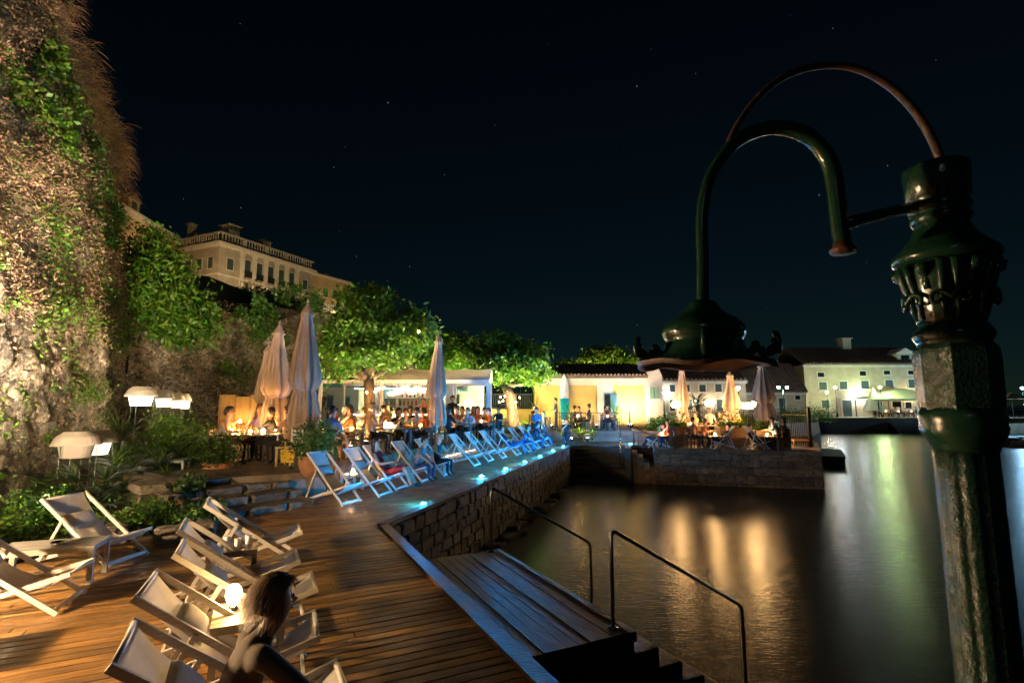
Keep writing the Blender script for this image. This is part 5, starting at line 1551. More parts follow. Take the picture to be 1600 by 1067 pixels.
for (u, v, Y, zb, rm, lb, sk) in ((482,472,12.0,TER,.34,'tallest closed parasol in front of the dark tree',.24),(437,505,13.4,TER,.34,'closed parasol beside the tallest one behind the diners',.24),(421,536,15.2,TER,.30,'closed parasol half hidden behind its neighbour',.22),
                             (685,520,17.0,TER,.30,'slim closed parasol standing alone before the bar',.20),
                             (1064,566,27.5,.0,.36,'closed parasol on the quay near the pale house',.20),(1140,578,27.0,.0,.40,'middle closed parasol on the quay',.20),(1190,563,24.6,.0,.46,'widest closed parasol above the quay planters',.30)):
    q = D(u, v, Y); parasol((q.x, Y, zb), q.z - zb, rm, lb, seed=u, skirt=sk)

# ================================================================ terrace dining
def T(u, Y): return PL(u, Y, TER)
g_t = 'dark dining tables on the terrace'
t1 = T(392, 12.7); table((t1.x, t1.y, TER), 1.5, .8, .75, R(8), 'long candle lit table in front of the bamboo screen', m_darktab)
for k in range(5):
    candle((t1.x-.55+.27*k, t1.y+rnd.uniform(-.2,.15), TER+.752), 'candle in a row on the table before the bamboo screen', k in (0,3), 'candles on the bamboo screen table')
for k in range(4): glass((t1.x-.4+.3*k, t1.y-.25, TER+.751), 'drinking glass on the long table before the bamboo screen', 'glasses on the bamboo screen table')
tabs = [(500,13.6,.8,'square table beside the man in the blue shirt'),(543,14.2,.8,'small table behind the big potted plant'),(610,15.6,1.3,'table with the glowing tablet'),(652,16.4,.9,'table with candle behind the deckchair of the waving woman'),
        (598,19.5,.9,'table close to the orange lit tree trunk'),(705,19.0,1.5,'long table behind the slim closed parasol'),(748,20.5,1.3,'table at the promenade end of the terrace')]
cand_l = ['candle on the square table by the man in blue','candle on the small table by the potted plant','candle beside the glowing tablet','candle on the table behind the waving woman','candle on the table at the tree trunk','candle on the long table behind the slim parasol','candle on the last terrace table']
for (u, Y, w, lb), cl_ in zip(tabs, cand_l):
    q = T(u, Y); table(q, w, .75, .75, R(10), lb)
    candle((q.x+.1, q.y-.12, TER+.752), cl_)
    for k in range(2): glass((q.x-.2+.3*k, q.y+.1, TER+.751), ('first','second')[k] + ' glass by the ' + cl_, None)
q = T(505, 13.6); candle((q.x+.25, q.y-.1, TER+.752), 'second candle on the square table by the man in blue', True)
q = T(612, 15.5)
tb_ = empty('tablet', (q.x-.1, q.y-.15, TER+.752), 0, 'glowing white tablet screen on a dark table', 'tablet')
MB().box((0,0,.09),(.26,.012,.18)).build('case', m_iron, tb_); MB().box((0,-.009,.09),(.24,.004,.165)).build('screen', emit('tablet_glow', (.85,.95,1.0), 5), tb_)
# screen
bs_ = D(345, 617, 15.6); be_ = D(416, 617, 15.6)
scr = empty('bamboo_screen', (bs_.x, 15.6, TER), 0, 'golden bamboo screen behind the candle lit table', 'screen')
wS = be_.x - bs_.x; hS = bs_.z - TER
for k in range(3):
    x0 = wS*k/3
    pn = MB().b2(x0+.02, x0+wS/3-.02, .0, .02, .05, hS - .05*(k == 1)).build('panel', m_wicker, scr)
    rd = MB()
    for j in range(22): rd.tube([(x0+.04+(wS/3-.08)*j/21, -.008, .06),(x0+.04+(wS/3-.08)*j/21, -.008, hS-.06)], .012, 5)
    rd.build('canes', m_wicker, pn)
    MB().box((x0,.012,hS/2),(.05,.05,hS)).build('post', m_pwood, scr)
candle((bs_.x+wS*.6, 15.2, TER+.9), 'bright lantern flame in front of the bamboo screen', True)
cs = empty('lantern_stand', (bs_.x+wS*.6, 15.2, TER), 0, 'thin stand under the lantern before the bamboo screen', 'stand'); MB().box((0,0,.44),(.06,.06,.88)).build('post', m_iron, cs); MB().box((0,0,.89),(.2,.2,.018)).build('plate', m_iron, cs)

# string bulbs on trees
m_bulb = emit('string_bulb', (1.0,.55,.18), 120)
bul = sphere_mesh('bulb', .035, m_bulb, 8, 5)
for k, (u, v, Y) in enumerate(((573,613,17.6),(586,612,17.55),(592,607,17.5),(600,606,17.4),(654,518,16.6),(782,620,26.6),(789,619,26.4),(812,621,26.5),(806,628,26.5),(786,626,26.4),(780,628,26.4),(742,640,24),(766,636,25))):
    q = D(u, v, Y); rt_ = empty('string_bulb', q, 0, ('bulb on the orange lit trunk, lowest','bulb on the orange lit trunk, highest','bulb hanging beside the orange lit trunk','bulb hanging below the large dark crown','tiny bulb high in the large dark tree','bulb hanging under the round crown','second bulb hanging under the round crown','bulb fixed on the pale trunk','small bulb low on the pale trunk','bulb hanging below the pair under the round crown','lowest bulb beside the round crowned tree','bulb beside the glowing rattan star','bulb between the star lamp and the round tree')[k], 'bulb', 'bulbs strung on the trees')
    link('bulb', bul, rt_); MB().tube([(0,0,.04),(0,0,.10)], .012, 5).build('socket', m_iron, rt_)
    MB().tube([(0,0,.10),(.05,.02,.35),(.02,.1,.8)], .005, 4).build('cord', m_iron, rt_)
# tree uplights (ground spots)
def ground_spot(p, label, color, strength, key, r=.07, group='ground spots lighting plants and walls'):
    root = empty('ground_spot', p, 0, label, 'spotlight', group)
    MB().lathe([(.05,0),(.06,.02),(.05,.05)], 12).build('base', m_iron, root)
    MB().lathe([(.05,.05),(r*1.25,.12),(r*1.4,.20+.75*r)], 14, caps=False).build('housing', m_iron, root)
    link('lens', sphere_mesh('lens', r, emit('spot_'+key, color, strength*3.5), 10, 6), root, (0,0,.20))
    return root
ground_spot(T(570,17.3), 'spot at the foot of the orange lit trunk', WARM2, 260, 'a')
ground_spot(T(545,15.4), 'added unseen spot in front of the large dark tree beside the small table', (1,.88,.42), 1400, 'o')  # extra lamp added to brighten the crown from the front
ground_spot(T(640,19.8), 'spot on the bar side of the large dark tree', (1,.88,.42), 1400, 'o')
ground_spot(T(603,19.0), 'spot behind the orange lit trunk', (1,.8,.4), 900, 'b')
ground_spot(T(821,25.8), 'white spot at the foot of the round crowned tree', (1,.86,.42), 2200, 'c', .09)
ground_spot(T(784,28.0), 'spot behind the round crowned tree', (1,.88,.4), 2200, 'd')
ground_spot(PL(690,31.5,.3), 'spot under the yellow green tree behind the bar', (1,.95,.40), 3000, 'e')
ground_spot(PL(728,33.2,.3), 'spot under the bright green tree', (1,.95,.45), 480, 'e')
ground_spot(PL(985,30.9,TER), 'glaring white floodlight at the foot of the pale house', (1,.80,.52), 620, 'f', .13)
ground_spot(PL(932,30.9,TER), 'spot beside the blue door of the pale house', WHITE, 60, 'g')
ground_spot(PL(862,30.7,TER), 'yellow spot on the wall behind the surfboard', (1,.74,.26), 190, 'h')
ground_spot(PL(900,30.8,TER), 'spot between surfboard and blue door', (1,.76,.3), 70, 'i')
ground_spot(PL(893,27.4,.0), 'added unseen spot lighting the low plants before the terrace railing', (1,.88,.42), 260, 'p')  # lamp added only to light the plants behind it
ground_spot(PL(918,27.5,.0), 'second added unseen spot lighting the low plants before the railing', (1,.88,.42), 220, 'p')  # another added lamp for the same plants
ground_spot(PL(945,40,.3), 'spot under the flat topped tree', (1,.75,.3), 2600, 'j', .1)
ground_spot(PL(765,27.2,TER), 'spot on the garden wall by the kiosk', (1,.75,.3), 380, 'k')
ground_spot((-7.3,8.7,.06), 'added hidden white spot washing the pale wall behind the lamp shades', (1,.84,.62), 160, 'n', .07)  # added lamp, out of sight, to whiten the wall
ground_spot((-9.6,17.2,TER), 'added unseen spot at the bright wall corner below the fig tree', (1,.74,.40), 620, 'l', .09)  # added to stand in for floor lamp light on wall corner and fig
ground_spot((-6.0,20.6,TER), 'spot behind the bamboo screen on the brown wall', (1,.6,.25), 230, 'm')
# bar lighting under the canvas roof
tube_l = empty('light_strip', PL(612, BY+.35, TER), 0, 'white light strip under the bar counter top', 'light strip')
MB().b2(bx(545)-bx(612), bx(680)-bx(612), -.01, .02, 1.0, 1.03).build('tube', emit('strip', (1,.9,.72), 9), tube_l)
MB().b2(bx(545)-bx(612), bx(680)-bx(612), .025, .05, .98, 1.045).build('holder', m_iron, tube_l)
tube2 = empty('light_strip', PL(612, BY+2.7, TER), 0, 'white light strip over the bottle shelves', 'light strip')
MB().b2(bx(545)-bx(612), bx(680)-bx(612), 0, .03, 2.2, 2.23).build('tube', emit('strip2', (1,.93,.8), 14), tube2)
MB().b2(bx(545)-bx(612), bx(680)-bx(612), -.01, .04, 2.235, 2.26).build('holder', m_iron, tube2)
# kerb LED strip
ks_ = empty('light_strip', ta + td*5.5 + tn*.26, math.atan2(td.y,td.x), 'low lit strip along the kerb behind the blue deckchairs', 'light strip')
MB().b2(0, 4.5, -.015, 0.015, .05, .07).build('tube', emit('strip3', (1,.85,.6), 6), ks_); MB().b2(0, 4.5, .016, .04, .03, .09).build('holder', m_iron, ks_)

# surfboard
sb = D(882, 612, 31.0)
sf = empty('surfboard', (sb.x, 31.1, TER), 0, 'white and turquoise surfboard standing against the yellow lit wall', 'surfboard')
hS_ = D(882, 585, 31.1).z - TER
def board_slice(f0, f1, m, nm):
    V = []; Fc = []; n = 14
    def hw(f): return .27*max(.02, (1 - abs(2*f-1.0)**3.2))**.75
    fs_ = [f0 + (f1-f0)*k/8 for k in range(9)]
    for f in fs_:
        for k in range(n):
            a = k*2*math.pi/n; V.append((hw(f)*math.cos(a), .04*math.sin(a)*min(1, hw(f)*6), hS_*f))
    for i in range(8):
        for k in range(n): Fc.append((i*n+k, i*n+(k+1)%n, (i+1)*n+(k+1)%n, (i+1)*n+k))
    return link(nm, fast_mesh(nm, V, Fc, m, True), sf)
board_slice(.0, .16, mat('board_white', (.75,.75,.72), .3), 'tail'); board_slice(.161, .56, mat('board_turquoise', (.0,.30,.42), .3), 'middle'); board_slice(.561, 1.0, MATS['board_white'], 'nose')
# plants by the pale house
banana(PL(962,30.6,TER), 16, 1.9, 'tall broad leaved plant beside the glaring floodlight')
banana(PL(893,30.7,TER), 14, 1.7, 'broad leaved plant next to the surfboard')
banana(PL(905,28.2,.1), 24, 1.0, 'bright low plant in front of the terrace railing', w=.12)
banana(PL(880,28.0,.1), 20, .9, 'bright low plant below the surfboard', w=.12)
banana(PL(925,28.2,.1), 20, .9, 'bright low plant below the blue door', w=.12)
banana(PL(822,25.2,TER), 18, .9, 'bright plant at the foot of the round crowned tree', w=.10)
banana(PL(838,30.9,TER), 14, 2.0, 'tall lit plant at the corner of the pale house')
banana(PL(948,29.6,TER), 14, 1.1, 'lit plant between the blue door and the floodlight')
# terrace railing
rl2 = empty('iron_railing', PL(868, 28.75, TER), 0, 'dark iron railing along the terrace of the pale house', 'railing')
xa, xb = 0, PX(985,28.75,TER) - PX(868,28.75,TER)
for k in range(36):
    x = xa + (xb-xa)*k/35; MB().b2(x-.012, x+.012, -.012, .012, 0, .98).build('picket', m_iron, rl2)
MB().b2(xa-.02, xb+.02, -.025, .025, .981, 1.02).b2(xa, xb, -.013, .013, .1, .13).build('rail', m_iron, rl2)
for k in (0, 12, 24, 35):
    x = xa + (xb-xa)*k/35; MB().b2(x-.035,x+.035,.03,.09,0,1.05).build('post', m_iron, rl2)

# ================================================================ quay cafe
def planter(u, Y, w, h, label, d=.55):
    p = PL(u, Y, 0); root = empty('wooden_planter', p, R(-6), label, 'planter', 'wooden planters on the quay')
    nb_ = max(3, int(h/.1))
    for k in range(nb_):
        MB().b2(-w/2, w/2, -d/2, -d/2+.025, .03+h*k/nb_, .03+h*(k+1)/nb_-.012).build('board', m_pwood, root)
    MB().b2(-w/2, -w/2+.02, -d/2+.026, d/2, .03, h).b2(w/2-.02, w/2, -d/2+.026, d/2, .03, h).b2(-w/2+.021, w/2-.021, d/2-.02, d/2, .03, h).b2(-w/2+.021, w/2-.021, -d/2+.03, d/2-.021, h-.12, h-.06).build('box', m_pwood, root)
    P = np.stack([rng.uniform(-w/2,w/2,700), rng.uniform(-d/2,d/2,700), h + rng.exponential(.12,700)], 1)
    V, F = leaf_arrays(P, .12, .45, (0,0,.6)); link('plants', fast_mesh('plants', V, F, m_bright), root)
    return root
planter(1052,25.2,1.25,.95,'wooden planter nearest the pale house on the quay'.replace('nearest','next to'))
planter(1146,24.6,1.3,.95,'middle wooden planter on the quay')
planter(1206,24.2,1.5,.8,'long wooden planter below the widest parasol')
slat_table(PL(1252,25.2,0), 0, .95, .5, .32, 'low orange wooden bench box at the quay end', mat('orange_wood', (.55,.28,.06), .6), 5, 'bench_box', None)
gq = 'round glowing lamps on the quay'
for k, (u, v, Y, w) in enumerate(((1056,632,26.6,.44),(1109,630,27.4,.44),(1168,634,25.8,.52),(1181,631,26.6,.40))):
    q = D(u, v, Y); root = empty('floor_lamp', (q.x, Y, 0), 0, ('oval glowing lamp beside the first quay parasol','oval glowing lamp before the uplit house','largest oval glowing lamp on the quay','oval glowing lamp touching the widest parasol')[k], 'floor lamp', gq)
    MB().lathe([(w*.42,-.14),(w*.5,-.06),(w*.5,.06),(w*.42,.14)], 18, (0,0,q.z)).build('shade', emit('quay_shade', (1,.58,.22), 70), root, smooth=True)
    MB().lathe([(.16,0),(.16,.02),(.015,.03),(.015,q.z-.14)], 10).build('stand', m_iron, root)
qt = [(1035,23.9,'low table on the quay next to the stair head'),(1118,23.4,'candle table in the middle of the quay edge'),(1200,23.3,'candle table on the quay under the widest parasol'),(1085,24.6,'table behind the man in dark shorts'),(1010,24.6,'table behind the blue floor light')]
for (u, Y, lb) in qt:
    q = PL(u, Y, 0); table(q, .7, .7, .6, R(5), lb, m_pwood, 'cafe_table', 'wooden tables on the quay edge')
for (u, Y, lb) in ((1035,23.9,'candle on the table by the stair head'),(1118,23.4,'candle on the middle quay table'),(1200,23.3,'bright candle under the widest quay parasol')):
    q = PL(u, Y, 0); candle((q.x, q.y, .602), lb, True)
for (u, Y, lb) in ((1075,26.6,'long pale dining table behind the quay planters'),(1125,26.4,'second pale dining table behind the quay planters')):
    q = PL(u, Y, .0); table(q, 1.5, .8, .95, 0, lb, m_lighttab, 'dining_table', 'pale tables behind the quay planters'); candle((q.x+.2, q.y, .952), 'candle on the ' + lb.split(' behind')[0], True)
# iron fence at the quay end
ff = empty('iron_fence', PL(1204, 27.5, 0), 0, 'black iron fence at the end of the quay', 'fence')
f0 = PL(1204,27.5,0); f1 = PL(1268,24.9,0); dd_ = f1 - f0
for k in range(24):
    p = dd_*(k/23); MB().b2(p.x-.012,p.x+.012,p.y-.012,p.y+.012,.0,1.62).build('picket', m_iron, ff)
for z in (.2,1.5): MB().beam(Vector((0,0,z)), dd_ + Vector((0,0,z)), .03, .03).build('rail', m_iron, ff)
for k in (0,1): p = dd_*k; MB().b2(p.x-.06,p.x+.06,p.y+.02,p.y+.14,0,1.9).build('post', m_iron, ff)
f2 = empty('iron_fence', PL(1062, 29.2, 0), 0, 'black iron fence behind the quay diners', 'fence')
g0 = PL(1062,29.2,0); g1 = PL(1204,28.4,0); dd2 = g1-g0
for k in range(44):
    p = dd2*(k/44); MB().b2(p.x-.012,p.x+.012,p.y-.012,p.y+.012,.25,1.75).build('picket', m_iron, f2)
MB().beam(Vector((0,0,1.6)), dd2 + Vector((0,0,1.6)), .03, .03).build('rail', m_iron, f2)
# hedges beyond the fence
for k, (u, Y, w) in enumerate(((1125,32,1.0),(1150,33,.9),(1180,32,.8),(1262,52,1.6),(1240,50,1.4),(1285,54,1.4),(1025,29.6,.5),(1040,29.8,.5))):
    shrub(PL(u,Y,.28), w, .9 if k < 6 else .8, 1500, ('lit hedge behind the middle quay parasol','second lit hedge behind the middle quay parasol','lit hedge behind the widest parasol','hedge along the far road beside the scooters','hedge below the tiled shed','hedge before the cream house corner','yellow lit shrub by the pale house gable','second yellow lit shrub by the pale house gable')[k], .14, m_bright, group='hedges along the harbour road')
# date palm
q = PL(1091, 50, .28); dp = empty('date_palm', q, 0, 'short date palm before the uplit house', 'palm')
MB().tube([(0,0,0),(.05,0,.9),(0,0,1.7)], [.25,.2,.22], 8).build('trunk', m_bark, dp)
Ps=[];Ds=[];Ls=[]
for k in range(34):
    a = rnd.uniform(0,6.28); el = rnd.uniform(-.2,1.3); d = np.array([math.cos(a)*math.cos(el), math.sin(a)*math.cos(el), math.sin(el)])
    for j in range(12):
        f = j/12; base = d*1.9*f + np.array([0,0,1.7-.7*f*f]); sdv = np.cross(d, [0,0,1.0]); 
        for sg in (-1,1): Ps.append(base); Ds.append(d*.7+sdv*sg*.8+np.array([0,0,-.2])); Ls.append(.55*(1-.5*f))
V, F = blade_arrays(np.array(Ps), np.array(Ds), np.array(Ls), .06, .3, 2); link('fronds', fast_mesh('fronds', V, F, m_palm), dp)
# awnings and far cafe
m_awn = mat('pale_awning', (.55,.58,.40), .8, translucent=.4)
aw = empty('market_parasol', PL(1412,72,.28), 0, 'broad open pale green awning before the cream house', 'awning')
MB().add([(-5.5,-2.5,2.5),(5.5,-2.5,2.5),(5.5,2.5,2.5),(-5.5,2.5,2.5),(-.5,0,4.0),(.5,0,4.0)], [(0,1,5,4),(1,2,5),(2,3,4,5),(3,0,4)]).b2(-5.5,5.5,-2.52,-2.5,2.2,2.5).build('canopy', m_awn, aw)
for x in (-5,5):
    for y in (-2.3,2.3): MB().b2(x-.05,x+.05,y-.05,y+.05,0,2.5).build('post', m_iron, aw)
aw2 = empty('closed_parasol', PL(1368,71,.28), 0, 'closed pale green parasol at the far cafe', 'parasol')
MB().lathe([(1.5,.9),(1.1,1.6),(.6,2.9),(.1,3.9),(.02,4.1)], 12, mod=lambda a,z: 1+.15*math.sin(a*6)).build('canopy', m_awn, aw2); MB().tube([(0,0,0),(0,0,3.9)],.05,6).build('pole', m_iron, aw2)
aw3 = empty('open_parasol', PL(1390,75,.28), 0, 'brown open parasol against the cream house wall', 'parasol')
MB().lathe([(2.6,3.2),(1.3,3.9),(.05,4.5)], 8).build('canopy', m_umb, aw3); MB().tube([(0,0,0),(0,0,4.4)],.05,6).build('pole', m_iron, aw3)
aw4 = empty('open_parasol', PL(1585,62,.28), 0, 'flat pale awning at the harbour end beside the blue lamp', 'awning')
MB().add([(-2.2,-1.5,2.4),(2.2,-1.5,2.4),(2.2,1.5,2.4),(-2.2,1.5,2.4),(0,0,3.1)], [(0,1,4),(1,2,4),(2,3,4),(3,0,4)]).build('canopy', m_umb, aw4); MB().tube([(0,0,0),(0,0,3.0)],.05,6).build('pole', m_iron, aw4)
for k in range(9):
    q = PL(1372+8*k, 70.2+ (k%3)*.8, .28); table(q, .9, .8, .75, 0, 'small cafe table on the far quay before the cream house', m_darktab, 'cafe_table', 'cafe tables on the far quay')
for k, (u, Y) in enumerate(((1385,70.5),(1405,70.8),(1425,70.4))):
    q = PL(u, Y, .28); candle((q.x, q.y, 1.04), 'candle light on a far quay cafe table', True, 'candles at the far cafe')
# moored boat
bo = PL(1592, 46, WATER); boat = empty('rowing_boat', bo, R(20), 'small white boat moored at the harbour end', 'boat')
V=[];Fc=[]
sec = [(-2.2,.55,.55),(-1.2,.8,.5),(0,.85,.5),(1.2,.65,.55),(2.0,.25,.65),(2.3,.03,.75)]
for (x, w, h) in sec: V += [(x,-w,h),(x,-w*.75,.1),(x,0,-.12),(x,w*.75,.1),(x,w,h)]
for i in range(len(sec)-1):
    for j in range(4): Fc.append((i*5+j,(i+1)*5+j,(i+1)*5+j+1,i*5+j+1))
link('hull', fast_mesh('hull', V, Fc, m_white, True), boat); MB().b2(-2,-1.6,-.6,.6,.3,.36).b2(-.2,.1,-.7,.7,.3,.36).build('thwarts', m_pwood, boat)
rk = []
for k in range(9):
    p = PL(1560+6*k, 47+rnd.uniform(-2,2), WATER); o_ = link('boulder', rnd.choice(st_wet), None, (p.x, p.y, WATER+.2), rnd.uniform(0,3), (rnd.uniform(1,1.8), rnd.uniform(.8,1.4), rnd.uniform(.7,1.1)))
    tag(o_, 'dark wet boulder of the breakwater behind the lamp post', 'boulder', 'breakwater boulders')
# low dinghy pier beside the quay
pr = empty('floating_pier', PL(1300, 34, WATER), R(60), 'dark low pontoon beside the quay corner', 'pontoon')
MB().b2(-3,3,-.6,.6,-.2,.45).build('float', m_dark, pr); MB().b2(-3.05,3.05,-.65,.65,.451,.52).build('deck_boards', m_dark, pr)
# scooters parked by the far hedge
for k, u in enumerate((1226,1243)):
    q = PL(u, 56, .28); sc_ = empty('scooter', q, R(10), ('dark scooter by the tiled shed door','second dark scooter near the shed pillar')[k], 'scooter', 'parked scooters')
    wm = MB()
    tor = [(.22 + .06*math.cos(a), .06*math.sin(a)) for a in np.linspace(0,2*math.pi,9)]
    for x in (-.6,.6):
        w_ = MB(); w_.v=[]; n=14
        for i in range(n):
            A_=i*2*math.pi/n
            for (r,h) in tor[:-1]: w_.v.append((x+r*math.cos(A_), h, .28+r*math.sin(A_)))
        for i in range(n):
            for j in range(8): w_.f.append((i*8+j, ((i+1)%n)*8+j, ((i+1)%n)*8+(j+1)%8, i*8+(j+1)%8)); w_.m.append(0)
        w_.build('wheel', m_iron, sc_)
    MB().tube([(-.65,0,.55),(-.3,0,.62),(.15,0,.3),(.4,0,.4),(.5,0,.95)], [.14,.16,.1,.1,.07], 8).build('body', m_dark, sc_, smooth=True)
    MB().box((-.35,0,.78),(.6,.24,.09)).build('seat', m_iron, sc_); MB().tube([(.5,-.3,1.0),(.5,0,1.02),(.5,.3,1.0)], .02, 6).build('handlebar', m_iron, sc_)
# yellow bag
yb = T(452, 12.2); m_yel = mat('yellow_fabric', (.62,.40,.03), .8)
bg = empty('tote_bag', (yb.x, yb.y-.12, TER+.12), R(10), 'bright yellow tote bag hanging from a diner chair', 'bag')
MB().add([(-.13,-.05,0),(.13,-.05,0),(.13,.05,0),(-.13,.05,0),(-.16,-.03,.3),(.16,-.03,.3),(.16,.03,.3),(-.16,.03,.3)], [(3,2,1,0),(0,1,5,4),(1,2,6,5),(2,3,7,6),(3,0,4,7)]).build('bag_body', m_yel, bg)
for sy in (-.03,.03): MB().tube([(-.08,sy,.28),(-.06,sy,.48),(.06,sy,.48),(.08,sy,.28)], .009, 5).build('handle', m_yel, bg)
# lantern beside the waving woman
q = G(694, 738); ln = empty('lantern', (q.x, q.y, 0), .3, 'white framed lantern on the promenade deck', 'lantern')
for sx in (-1,1):
    for sy in (-1,1): MB().b2(sx*.1-.012,sx*.1+.012,sy*.1-.012,sy*.1+.012,0,.42).build('post', m_whitewood, ln)
MB().b2(-.12,.12,-.12,.12,-.0,.025).b2(-.12,.12,-.12,.12,.42,.445).build('plates', m_whitewood, ln); MB().lathe([(.03,.026),(.03,.14),(.004,.15)], 10).build('candle', m_white, ln)
# candle between the first two promenade chairs
q = G(545, 772); sm = slat_table((q.x-.1, q.y+.55, 0), ANG_P, .4, .4, .38, 'tiny table with a candle between the first promenade deckchairs', m_whitewood, 4); candle((q.x-.1, q.y+.55, .381), 'bright candle between the first two promenade deckchairs', True)
# cold frame table near hedge
slat_table((-7.95,12.0,.3), R(15), .9, .5, .45, 'pale blue bench table below the hedge', mat('pale_blue_wood', (.25,.30,.32), .5), 5, 'bench_table')
# ================================================================ people
def skinned(joints, edges, rad, root, levels=1):
    """joints name->pos ; returns verts, faces of a skin-modifier surface"""
    names_ = list(joints); idx = {n: i for i, n in enumerate(names_)}
    me = bpy.data.meshes.new('skel')
    me.from_pydata([tuple(joints[n]) for n in names_], [(idx[a], idx[b]) for a, b in edges], [])
    ob = bpy.data.objects.new('skel', me); col.objects.link(ob)
    sk = ob.modifiers.new('s', 'SKIN'); sk.use_smooth_shade = True; sk.branch_smoothing = .4
    for n in names_:
        r = rad[n]; r = r if isinstance(r, tuple) else (r, r)
        d = me.skin_vertices[0].data[idx[n]]; d.radius = r; d.use_root = (n == root)
    sb = ob.modifiers.new('d', 'SUBSURF'); sb.levels = levels; sb.render_levels = levels
    dg = bpy.context.evaluated_depsgraph_get(); dg.update()
    ev = ob.evaluated_get(dg); out = bpy.data.meshes.new_from_object(ev)
    V = np.array([v.co[:] for v in out.vertices]); Fc = [tuple(p.vertices) for p in out.polygons]
    bpy.data.objects.remove(ob); bpy.data.meshes.remove(out); bpy.data.meshes.remove(me)
    return V, Fc
def pose_joints(kind):
    """figure facing +x, pelvis height etc. in metres"""
    J = {}
    def S(n, l, r):
        J[n+'_l'] = Vector(l); J[n+'_r'] = Vector(r)
    def mir(n, x, y, z): S(n, (x, y, z), (x, -y, z))
    if kind in ('dine', 'dine2', 'back'):
        lean = {'dine': .13, 'dine2': .03, 'back': -.03}[kind]
        J['pelvis'] = Vector((0,0,.53)); J['belly'] = Vector((.02+lean*.3,0,.70)); J['chest'] = Vector((lean*.8,0,.93)); J['neck'] = Vector((lean,0,1.09))
        J['jaw'] = Vector((lean+.045,0,1.17)); J['head'] = Vector((lean+.03,0,1.26)); J['crown'] = Vector((lean+.02,0,1.33))
        mir('shoulder', lean*.85, .18, 1.03); mir('hip', .04, .095, .52); mir('knee', .44, .12, .50); mir('ankle', .42, .11, .10); mir('toe', .56, .13, .04)
        if kind == 'dine': S('elbow', (.26,.26,.80), (.24,-.27,.80)); S('wrist', (.45,.12,.86), (.46,-.15,.82))
        elif kind == 'dine2': S('elbow', (.14,.27,.78), (.20,-.25,.80)); S('wrist', (.36,.20,.80), (.33,-.05,1.02))
        else: S('elbow', (.04,.28,.76), (.06,-.28,.76)); S('wrist', (.28,.2,.72), (.26,-.16,.68))
    elif kind == 'recline':
        J['pelvis'] = Vector((.02,0,.33)); J['belly'] = Vector((-.10,0,.46)); J['chest'] = Vector((-.22,0,.66)); J['neck'] = Vector((-.27,0,.83))
        J['jaw'] = Vector((-.22,0,.92)); J['head'] = Vector((-.25,0,1.0)); J['crown'] = Vector((-.26,0,1.07))
        mir('shoulder', -.24, .18, .77); mir('hip', .06, .095, .34); mir('knee', .50, .12, .50); mir('ankle', .68, .11, .10); mir('toe', .82, .13, .05)
        S('elbow', (-.04,.28,.56), (-.02,-.28,.56)); S('wrist', (.20,.20,.56), (.20,-.16,.60))
    elif kind == 'perch':       # sitting forward on a deckchair
        J['pelvis'] = Vector((.16,0,.36)); J['belly'] = Vector((.20,0,.54)); J['chest'] = Vector((.30,0,.76)); J['neck'] = Vector((.36,0,.93))
        J['jaw'] = Vector((.43,0,1.0)); J['head'] = Vector((.41,0,1.09)); J['crown'] = Vector((.40,0,1.17))
        mir('shoulder', .31, .18, .87); mir('hip', .20, .10, .36); mir('knee', .62, .15, .46); mir('ankle', .60, .13, .10); mir('toe', .75, .15, .045)
        S('elbow', (.46,.32,.66), (.52,-.34,.68)); S('wrist', (.58,.20,.50), (.68,-.20,.50))
    elif kind == 'wave':
        J['pelvis'] = Vector((.16,0,.40)); J['belly'] = Vector((.17,0,.57)); J['chest'] = Vector((.18,0,.79)); J['neck'] = Vector((.19,0,.96))
        J['jaw'] = Vector((.24,0,1.04)); J['head'] = Vector((.22,0,1.13)); J['crown'] = Vector((.21,0,1.20))
        mir('shoulder', .18, .17, .90); mir('hip', .20, .10, .40); mir('knee', .60, .12, .46); mir('ankle', .60, .11, .10); mir('toe', .74, .13, .045)
        S('elbow', (.30,.30,.70), (.30,-.28,.72)); S('wrist', (.40,.42,.86), (.48,-.18,.62))
    else:                       # stand
        J['pelvis'] = Vector((0,0,.95)); J['belly'] = Vector((.01,0,1.10)); J['chest'] = Vector((0,0,1.32)); J['neck'] = Vector((.0,0,1.48))
        J['jaw'] = Vector((.05,0,1.56)); J['head'] = Vector((.03,0,1.65)); J['crown'] = Vector((.02,0,1.72))
        mir('shoulder', -.01, .18, 1.42); mir('hip', 0, .095, .92); S('knee', (.04,.10,.50), (-.02,-.11,.50)); S('ankle', (.02,.11,.09), (-.10,-.12,.09)); S('toe', (.17,.13,.04), (.05,-.14,.04))
        S('elbow', (.02,.27,1.14), (.08,-.27,1.15)); S('wrist', (.16,.24,.92), (.28,-.16,1.06))
    for sd_ in 'lr':
        w, e_ = J['wrist_'+sd_], J['elbow_'+sd_]; d = (w - e_).normalized(); J['palm_'+sd_] = w + d*.075
    return J
EDG = [('pelvis','belly'),('belly','chest'),('chest','neck'),('neck','jaw'),('jaw','head'),('head','crown')]
for sd_ in 'lr':
    EDG += [('chest','shoulder_'+sd_),('shoulder_'+sd_,'elbow_'+sd_),('elbow_'+sd_,'wrist_'+sd_),('wrist_'+sd_,'palm_'+sd_),('pelvis','hip_'+sd_),('hip_'+sd_,'knee_'+sd_),('knee_'+sd_,'ankle_'+sd_),('ankle_'+sd_,'toe_'+sd_)]
RAD = {'pelvis': (.135,.15), 'belly': (.115,.14), 'chest': (.115,.15), 'neck': .055, 'jaw': .068, 'head': .092, 'crown': .07}
